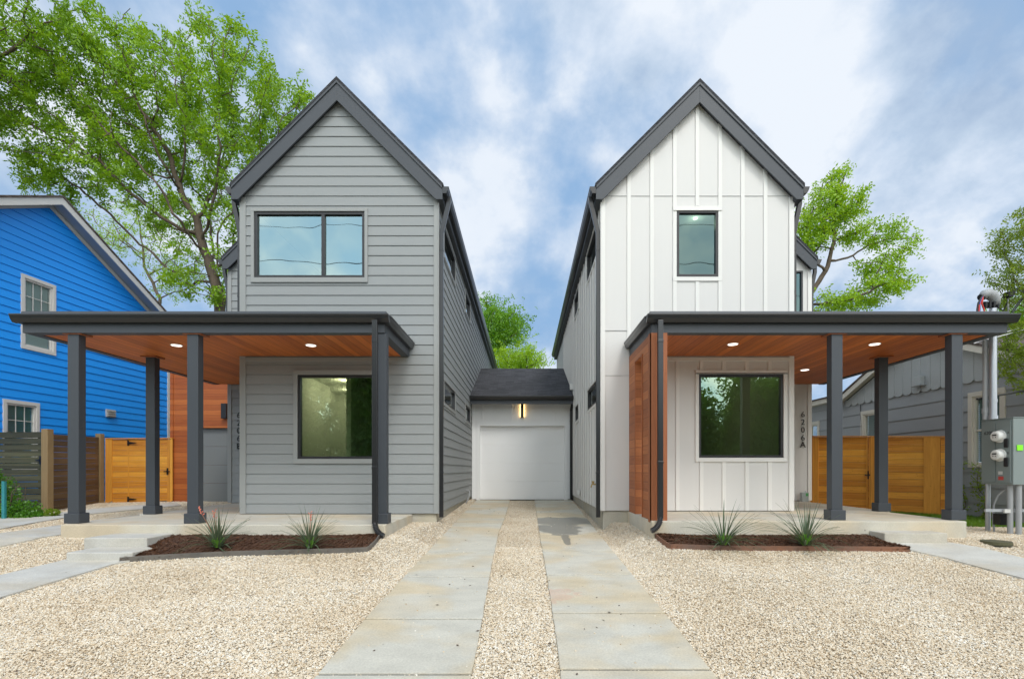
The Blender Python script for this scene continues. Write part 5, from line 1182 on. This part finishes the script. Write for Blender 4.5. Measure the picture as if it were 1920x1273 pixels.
def pw_(px, py, Y): return ((px-CX)/F*Y, Y, (HY-py)/F*Y)
def blob(px, py, Y, rx, rz, ry=2.2, w=None):
    x, y, z = pw_(px, py, Y); s = Y/F; return (x, y, z, rx*s, ry, rz*s, w if w else rx*rz)
Y = 19.0
tree('pecan_tree', (-11.6, Y, -0.9), [(-11.6, Y, -0.9), pw_(412, 560, Y), pw_(395, 500, Y)],
     [blob(300, 180, Y, 150, 120, 3), blob(430, 190, Y, 120, 130, 3), blob(150, 210, Y, 130, 130, 3), blob(90, 300, Y, 100, 70, 2.5), blob(300, 330, Y, 160, 90, 3), blob(200, 100, Y, 90, 80, 2.5), blob(560, 215, Y, 55, 65, 2), blob(470, 320, Y, 90, 110, 2.5), blob(420, 90, Y, 55, 50, 2), blob(370, 450, Y, 70, 90, 2), blob(30, 210, Y, 60, 80, 2), blob(420, 530, Y, 45, 70, 1.5), blob(350, 540, Y, 40, 35, 1.5)],
     3000, 'large airy pecan tree with fresh green leaves behind the grey house', 'leaf_main', step=0.32, kill=0.55, nleaf=14, lsize=0.13, spread=0.14, frac=0.6, seed=4, tip=0.011, pw=2.05, rmax=0.035, clump=7)
Y = 26.0
tree('slender_tree', (-19.5, Y, -0.9), [(-19.5, Y, -0.9), pw_(300, 560, Y), pw_(270, 500, Y)],
     [blob(270, 430, Y, 90, 70, 2), blob(340, 500, Y, 70, 60, 2), blob(210, 430, Y, 50, 50, 2), blob(330, 400, Y, 60, 40, 2)],
     500, 'thin pale tree with sparse leaves behind the blue roof', 'leaf_bright', bark='bark_pale', step=0.4, kill=0.7, nleaf=10, lsize=0.11, spread=0.25, seed=9, tip=0.013, pw=2.1, rmax=0.03)
Y = 17.0
tree('shade_tree', (-19.5, Y, -0.9), [(-19.5, Y, -0.9), (-19.2, Y, 7), (-18.6, Y, 11)],
     [blob(20, 60, Y, 130, 70, 2.2), blob(100, 25, Y, 80, 45, 2), blob(-80, 120, Y, 120, 110, 2.5), blob(120, 110, Y, 40, 30, 1.5), blob(30, 130, Y, 50, 30, 1.5)],
     900, 'dense darker tree whose branches fill the top left corner', 'leaf_dark', step=0.32, kill=0.5, nleaf=17, lsize=0.115, spread=0.14, frac=0.42, seed=12, tip=0.012, pw=2.1, rmax=0.035, clump=7)
Y = 24.0
tree('spreading_tree', (12.6, Y, -0.9), [(12.6, Y, -0.9), pw_(1478, 640, Y), pw_(1500, 575, Y)],
     [blob(1555, 390, Y, 55, 40, 1.6), blob(1520, 440, Y, 30, 50, 1.6), blob(1640, 440, Y, 55, 18, 1.4), blob(1690, 455, Y, 35, 14, 1.2), blob(1650, 495, Y, 45, 16, 1.4), blob(1640, 545, Y, 45, 22, 1.6), blob(1560, 568, Y, 70, 16, 1.6), blob(1562, 345, Y, 26, 24, 1.2), blob(1600, 385, Y, 30, 18, 1.2), blob(1680, 530, Y, 30, 12, 1.0)],
     1200, 'bright green spreading tree behind the white house', 'leaf_bright', step=0.28, kill=0.42, nleaf=17, lsize=0.15, spread=0.14, frac=0.62, seed=21, tip=0.014, pw=2.05, rmax=0.035)
Y = 27.0
tree('round_tree', (-1.9, Y+4, -0.9), [(-1.9, Y+4, -0.9), pw_(925, 720, Y+4), pw_(925, 680, Y+4)],
     [blob(915, 600, Y+4, 55, 35, 2.5), blob(960, 610, Y+4, 28, 30, 2), blob(900, 640, Y+4, 60, 40, 2.5), blob(985, 600, Y+4, 10, 12, 1)],
     420, 'taller green tree showing left in the gap above the garage roof', 'leaf_mid', step=0.4, kill=0.6, nleaf=26, lsize=0.16, spread=0.35, seed=31, tip=0.015, rmax=0.05)
tree('round_tree', (-0.3, Y, -0.9), [(-0.3, Y, -0.9), pw_(975, 740, Y), pw_(975, 700, Y)],
     [blob(975, 680, Y, 42, 26, 2), blob(945, 672, Y, 22, 18, 1.6), blob(1005, 682, Y, 16, 16, 1.4)],
     300, 'lower bright green tree just above the garage roof ridge', 'leaf_bright', step=0.35, kill=0.5, nleaf=26, lsize=0.13, spread=0.28, seed=33, tip=0.014, rmax=0.05)
Y = 8.0
tree('small_tree', (9.0, 7.6, -0.95), [(9.0, 7.6, -0.95), (9.05, 7.65, 0.8), (8.95, 7.7, 1.6)],
     [blob(1925, 600, Y, 40, 70, 0.5), blob(1905, 660, Y, 30, 50, 0.4), blob(1950, 680, Y, 60, 60, 0.5), blob(1900, 450, Y, 42, 30, 0.5), blob(1930, 420, Y, 50, 40, 0.5), blob(1890, 515, Y, 45, 10, 0.35), blob(1960, 520, Y, 60, 70, 0.6)],
     700, 'small-leaved olive green tree reaching in at the right edge', 'leaf_olive', step=0.10, kill=0.16, infl=0.8, nleaf=20, lsize=0.044, spread=0.055, frac=0.65, seed=41, tip=0.0035, pw=2.1, rmax=0.012)
Y = 18.0
tree('round_tree', (17.6, Y, -0.9), [(17.6, Y, -0.9), (17.5, Y, 2.5)], [blob(1905, 605, Y, 45, 38, 1.5), blob(1950, 590, Y, 60, 50, 1.5)],
     240, 'green tree seen low behind the weatherhead at the right', 'leaf_mid', step=0.3, kill=0.45, nleaf=22, lsize=0.10, spread=0.2, seed=43, tip=0.013, rmax=0.05)
# street trees across the road: they stand behind the camera and show in the window glass
specs = [(-20, -17, 11.5, 4.6), (-13.2, -17, 15.2, 4.4), (-7, -19, 9.4, 4.4), (-1.0, -17, 7.8, 4.0), (5, -19, 7.2, 4.0), (10.8, -17, 6.6, 3.4), (-10.2, -15.8, 9.2, 3.4), (16.4, -17, 9.2, 3.6)]
words = ['tall street tree farthest left across the road', 'broad street tree second from left across the road', 'street tree opposite the grey house across the road', 'street tree opposite the driveway across the road', 'low street tree opposite the white house across the road', 'street tree opposite the right porch across the road', 'street tree standing forward of the hedge opposite the grey house window', 'broad street tree farthest right across the road']
for i, ((x, y, h, w_), wd) in enumerate(zip(specs, words)):
    b = []; rg = np.random.default_rng(100+i); zc = -1.7+h*0.55
    for k in range(5): b.append((x+rg.normal(0, w_*0.35), y+rg.normal(0, 1.0), zc+rg.normal(0, h*0.12), w_*0.55, 2.2, h*0.27, 1))
    tree('street_tree', (x, y, -1.7), [(x, y, -1.7), (x+0.2, y, -1.7+h*0.3)], b, 260, wd, 'leaf_street', step=0.5, kill=0.8, infl=4, nleaf=70, lsize=0.28, spread=0.55, seed=60+i, tip=0.02, rmax=0.08, clump=4, group='street trees across the road')
t = thing('hedge', (0, -14.6, -1.7), 'long tall hedge across the road in front of the street trees', 'hedge')
rg = np.random.default_rng(77); K = 60000; hx = rg.uniform(-30, 30, K); hh = 3.4+0.9*np.sin(hx*0.45)+0.6*np.sin(hx*1.3+1); hz = -1.7+rg.random(K)**0.8*hh; c = np.stack([hx, -14.8+rg.normal(0, 0.45, K), hz], 1)
d = rg.normal(size=(K, 3)); d /= np.linalg.norm(d, axis=1)[:, None]; e = np.cross(d, rg.normal(size=(K, 3))); e /= np.linalg.norm(e, axis=1)[:, None]
V = np.stack([c-d*0.16, c+e*0.09, c+d*0.16, c-e*0.09], 1).reshape(-1, 3); place('foliage', fastmesh('foliage', V, np.arange(len(V)).reshape(-1, 4)), M['leaf_street'], t)
mb = MB()
for k in range(40): mb.tube([(-29+k*1.5, -14.9, -1.75), (-28.9+k*1.5, -14.8, 0.2)], [0.04, 0.02], 5)
mb.build('stem', M['bark'], t)
# power lines over the road
mb = MB()
for z, sag, yy, r in ((11.7, 0.35, -9.5, 0.02), (10.7, 0.4, -9.6, 0.024), (13.6, 0.3, -9.4, 0.012)):
    mb.tube([(xx, yy, z-sag*(1-((xx)/30)**2)) for xx in np.linspace(-30, 30, 25)], r, 5)
tag(mb.build('power_lines', M['rubber']), 'three sagging power lines strung over the road', 'power lines')
for xx in (-30, 30):
    mb = MB(); mb.tube([(xx, -9.5, -1.7), (xx, -9.5, 14.2)], [0.16, 0.11], 10); mb.box(xx-0.06, xx+0.06, -10.4, -8.6, 13.5, 13.65)
    tag(mb.build('utility_pole', M['weathered2']), 'timber utility pole %s of the lot across the verge' % ('left' if xx < 0 else 'right'), 'pole', 'utility poles on the road')

# ------------------------------------------------------------------ shrubs, vine, grass
def leafcloud(name, parent, cents, size, mat, seed):
    rg = np.random.default_rng(seed); c = np.array(cents); S = len(c); d = rg.normal(size=(S, 3)); d[:, 2] = np.abs(d[:, 2])*0.6; d /= np.linalg.norm(d, axis=1)[:, None]; n = np.cross(d, rg.normal(size=(S, 3))); n /= np.linalg.norm(n, axis=1)[:, None]; L = size*rg.uniform(0.6, 1.4, (S, 1))
    V = np.stack([c, c+d*L*0.5+n*L*0.28, c+d*L, c+d*L*0.5-n*L*0.28], 1).reshape(-1, 3); return place(name, fastmesh(name, V, np.arange(len(V)).reshape(-1, 4)), mat, parent)
rg = np.random.default_rng(5)
t = thing('shrub', (-10.3, 9.6, -1.0), 'low leafy green shrub behind the teal stake at the left edge', 'shrub')
c = []
for (x, y, z, rx, rz) in ((-10.35, 9.75, -0.55, 0.35, 0.45), (-9.9, 9.7, -0.82, 0.4, 0.22), (-10.5, 9.6, -0.2, 0.25, 0.35), (-9.65, 9.65, -0.93, 0.25, 0.1)):
    v = rg.normal(size=(1500, 3)); v /= np.linalg.norm(v, axis=1)[:, None]; c.append(v*(rg.random((1500, 1))**0.4)*[rx, 0.3, rz]+[x, y, z])
leafcloud('foliage', t, np.concatenate(c), 0.05, M['shrub'], 6)
mb = MB()
for k in range(9): a = rg.uniform(-0.5, 0.5); mb.tube([(-10.2+a*0.3, 9.7, -1.0), (-10.2+a*0.8, 9.7+rg.normal(0, 0.1), -0.6+rg.normal(0, 0.1)), (-10.2+a, 9.7, -0.3)], [0.01, 0.007, 0.004], 5)
mb.build('stem', M['bark'], t)
t = thing('agave', (-9.3, 9.75, -0.97), 'small yellowish rounded plant at the foot of the dark slatted gate', 'plant')
v = rg.normal(size=(500, 3)); v /= np.linalg.norm(v, axis=1)[:, None]; leafcloud('foliage', t, v*[0.10, 0.09, 0.085]+[-9.3, 9.75, -0.87], 0.045, M['leaf_olive'], 7)
t = thing('climbing_vine', (8.7, 9.6, -0.95), 'thin climbing vine on the bungalow wall beside the front porch column', 'vine')
c = []; mb = MB()
for k in range(7):
    y = rg.uniform(9.3, 10.4); z = -0.95; pts = []
    for s in range(14): pts.append((8.74, y, z)); y += rg.normal(0, 0.06); z += rg.uniform(0.04, 0.11)
    mb.tube(pts, 0.005, 5); c += [(8.70+rg.normal(0, 0.02), q[1]+rg.normal(0, 0.07), q[2]+rg.normal(0, 0.05)) for q in pts for _ in range(14)]
mb.build('stem', M['bark'], t); leafcloud('foliage', t, c, 0.05, M['leaf_olive'], 8)
K = 26000; gx = rg.uniform(6.75, 8.8, K); gy = rg.uniform(8.25, 10.6, K); c = np.stack([gx, gy, G_np(gx, gy)-0.02], 1); d = rg.normal(0, 0.25, (K, 3)); d[:, 2] = 1; L = rg.uniform(0.03, 0.075, (K, 1)); a = rg.random(K)*6.28; w = np.stack([np.cos(a), np.sin(a), 0*a], 1)*0.004
V = np.stack([c-w, c+w, c+d*L], 1).reshape(-1, 3); tag(place('grass', fastmesh('grass', V, np.arange(len(V)).reshape(-1, 3)), M['grass']), 'strip of short green grass before the bungalow wall', 'grass', kind='stuff')
KEEP.append([(6.9, 8.3), (8.8, 8.3), (8.8, 10.6), (6.9, 10.6)])
# soil mound over gravel edge left
# ------------------------------------------------------------------ pebbles (one uncountable object, instanced stones)
def inside(px, py, poly):
    poly = np.array(poly); r = np.zeros(len(px), bool); x0, y0 = poly[-1]
    for x1, y1 in poly:
        c = ((y1 > py) != (y0 > py)) & (px < (x0-x1)*(py-y1)/(y0-y1+1e-12)+x1); r ^= c; x0, y0 = x1, y1
    return r
pts = []
for (ya, yb_, dens) in ((2.9, 5.0, 9000), (5.0, 7.5, 7500), (7.5, 10.5, 3500), (10.5, 14.4, 2000)):
    xm_ = min(12, yb_*1.10+0.9); n = int(dens*2*xm_*(yb_-ya)); x = RNG.uniform(-xm_, xm_, n); y = RNG.uniform(ya, yb_, n)
    k = np.abs(x) < y*1.10+0.9; x, y = x[k], y[k]
    for poly in KEEP:
        if len(x): m = inside(x, y, poly); x, y = x[~m], y[~m]
    pts.append(np.stack([x, y, G_np(x, y)-0.004+RNG.uniform(-0.006, 0.004, len(x))], 1))
pts = np.concatenate(pts)
# a few strays on the concrete
ns = 260; x = RNG.uniform(-1.4, 1.3, ns); y = RNG.uniform(3.0, 13, ns); pts = np.concatenate([pts, np.stack([x, y, G_np(x, y)+0.018], 1)])
me = bpy.data.meshes.new('pebbles'); me.vertices.add(len(pts)); me.vertices.foreach_set('co', pts.astype(np.float32).ravel()); me.update()
pe = bpy.data.objects.new('gravel_stones', me); COL.objects.link(pe); me.materials.append(M['stone']); tag(pe, 'loose beige limestone pebbles covering the yard', 'gravel', kind='stuff')
ng = bpy.data.node_groups.new('pebble_nodes', 'GeometryNodeTree'); ng.interface.new_socket('Geometry', in_out='INPUT', socket_type='NodeSocketGeometry'); ng.interface.new_socket('Geometry', in_out='OUTPUT', socket_type='NodeSocketGeometry')
gi = ng.nodes.new('NodeGroupInput'); go = ng.nodes.new('NodeGroupOutput'); g2i = ng.nodes.new('GeometryNodeGeometryToInstance')
for k in range(6):
    ic = ng.nodes.new('GeometryNodeMeshIcoSphere'); ic.inputs['Radius'].default_value = 1; ic.inputs['Subdivisions'].default_value = 2
    pos = ng.nodes.new('GeometryNodeInputPosition'); nz = ng.nodes.new('ShaderNodeTexNoise'); nz.noise_dimensions = '4D'; nz.inputs['W'].default_value = k*7.3+1; nz.inputs['Scale'].default_value = 0.9; nz.inputs['Detail'].default_value = 1
    ng.links.new(pos.outputs[0], nz.inputs['Vector'])
    mr = ng.nodes.new('ShaderNodeMapRange'); mr.inputs['From Min'].default_value = 0.25; mr.inputs['From Max'].default_value = 0.75; mr.inputs['To Min'].default_value = 0.55; mr.inputs['To Max'].default_value = 1.35; ng.links.new(nz.outputs[0], mr.inputs[0])
    vm = ng.nodes.new('ShaderNodeVectorMath'); vm.operation = 'SCALE'; ng.links.new(pos.outputs[0], vm.inputs[0]); ng.links.new(mr.outputs[0], vm.inputs['Scale'])
    v2 = ng.nodes.new('ShaderNodeVectorMath'); v2.operation = 'MULTIPLY'; ng.links.new(vm.outputs[0], v2.inputs[0]); v2.inputs[1].default_value = (1.15, 0.8+0.05*k, 0.58+0.04*k)
    sp_ = ng.nodes.new('GeometryNodeSetPosition'); ng.links.new(ic.outputs[0], sp_.inputs['Geometry']); ng.links.new(v2.outputs[0], sp_.inputs['Position'])
    ng.links.new(sp_.outputs[0], g2i.inputs[0])
iop = ng.nodes.new('GeometryNodeInstanceOnPoints'); iop.inputs['Pick Instance'].default_value = True
def rv(dt, a, b, seed):
    r = ng.nodes.new('FunctionNodeRandomValue'); r.data_type = dt; r.inputs['Seed'].default_value = seed
    ins = [s for s in r.inputs if s.enabled]; ins[0].default_value = a; ins[1].default_value = b; return [s for s in r.outputs if s.enabled][0]
ng.links.new(gi.outputs[0], iop.inputs['Points']); ng.links.new(g2i.outputs[0], iop.inputs['Instance'])
ng.links.new(rv('INT', 0, 5, 3), iop.inputs['Instance Index'])
ng.links.new(rv('FLOAT_VECTOR', (-0.5, -0.5, 0), (0.5, 0.5, 6.28), 1), iop.inputs['Rotation']); ng.links.new(rv('FLOAT', 0.0036, 0.0088, 2), iop.inputs['Scale'])
sna = ng.nodes.new('GeometryNodeStoreNamedAttribute'); sna.domain = 'INSTANCE'; sna.data_type = 'FLOAT'; sna.inputs['Name'].default_value = 'shade'
ng.links.new(iop.outputs[0], sna.inputs['Geometry']); ng.links.new(rv('FLOAT', 0.0, 1.0, 5), [s for s in sna.inputs if s.name == 'Value' and s.enabled][0])
sm = ng.nodes.new('GeometryNodeSetMaterial'); sm.inputs['Material'].default_value = M['stone']; ng.links.new(sna.outputs[0], sm.inputs[0]); ng.links.new(sm.outputs[0], go.inputs[0])
md = pe.modifiers.new('pebbles', 'NODES'); md.node_group = ng
print('pebbles', len(pts))
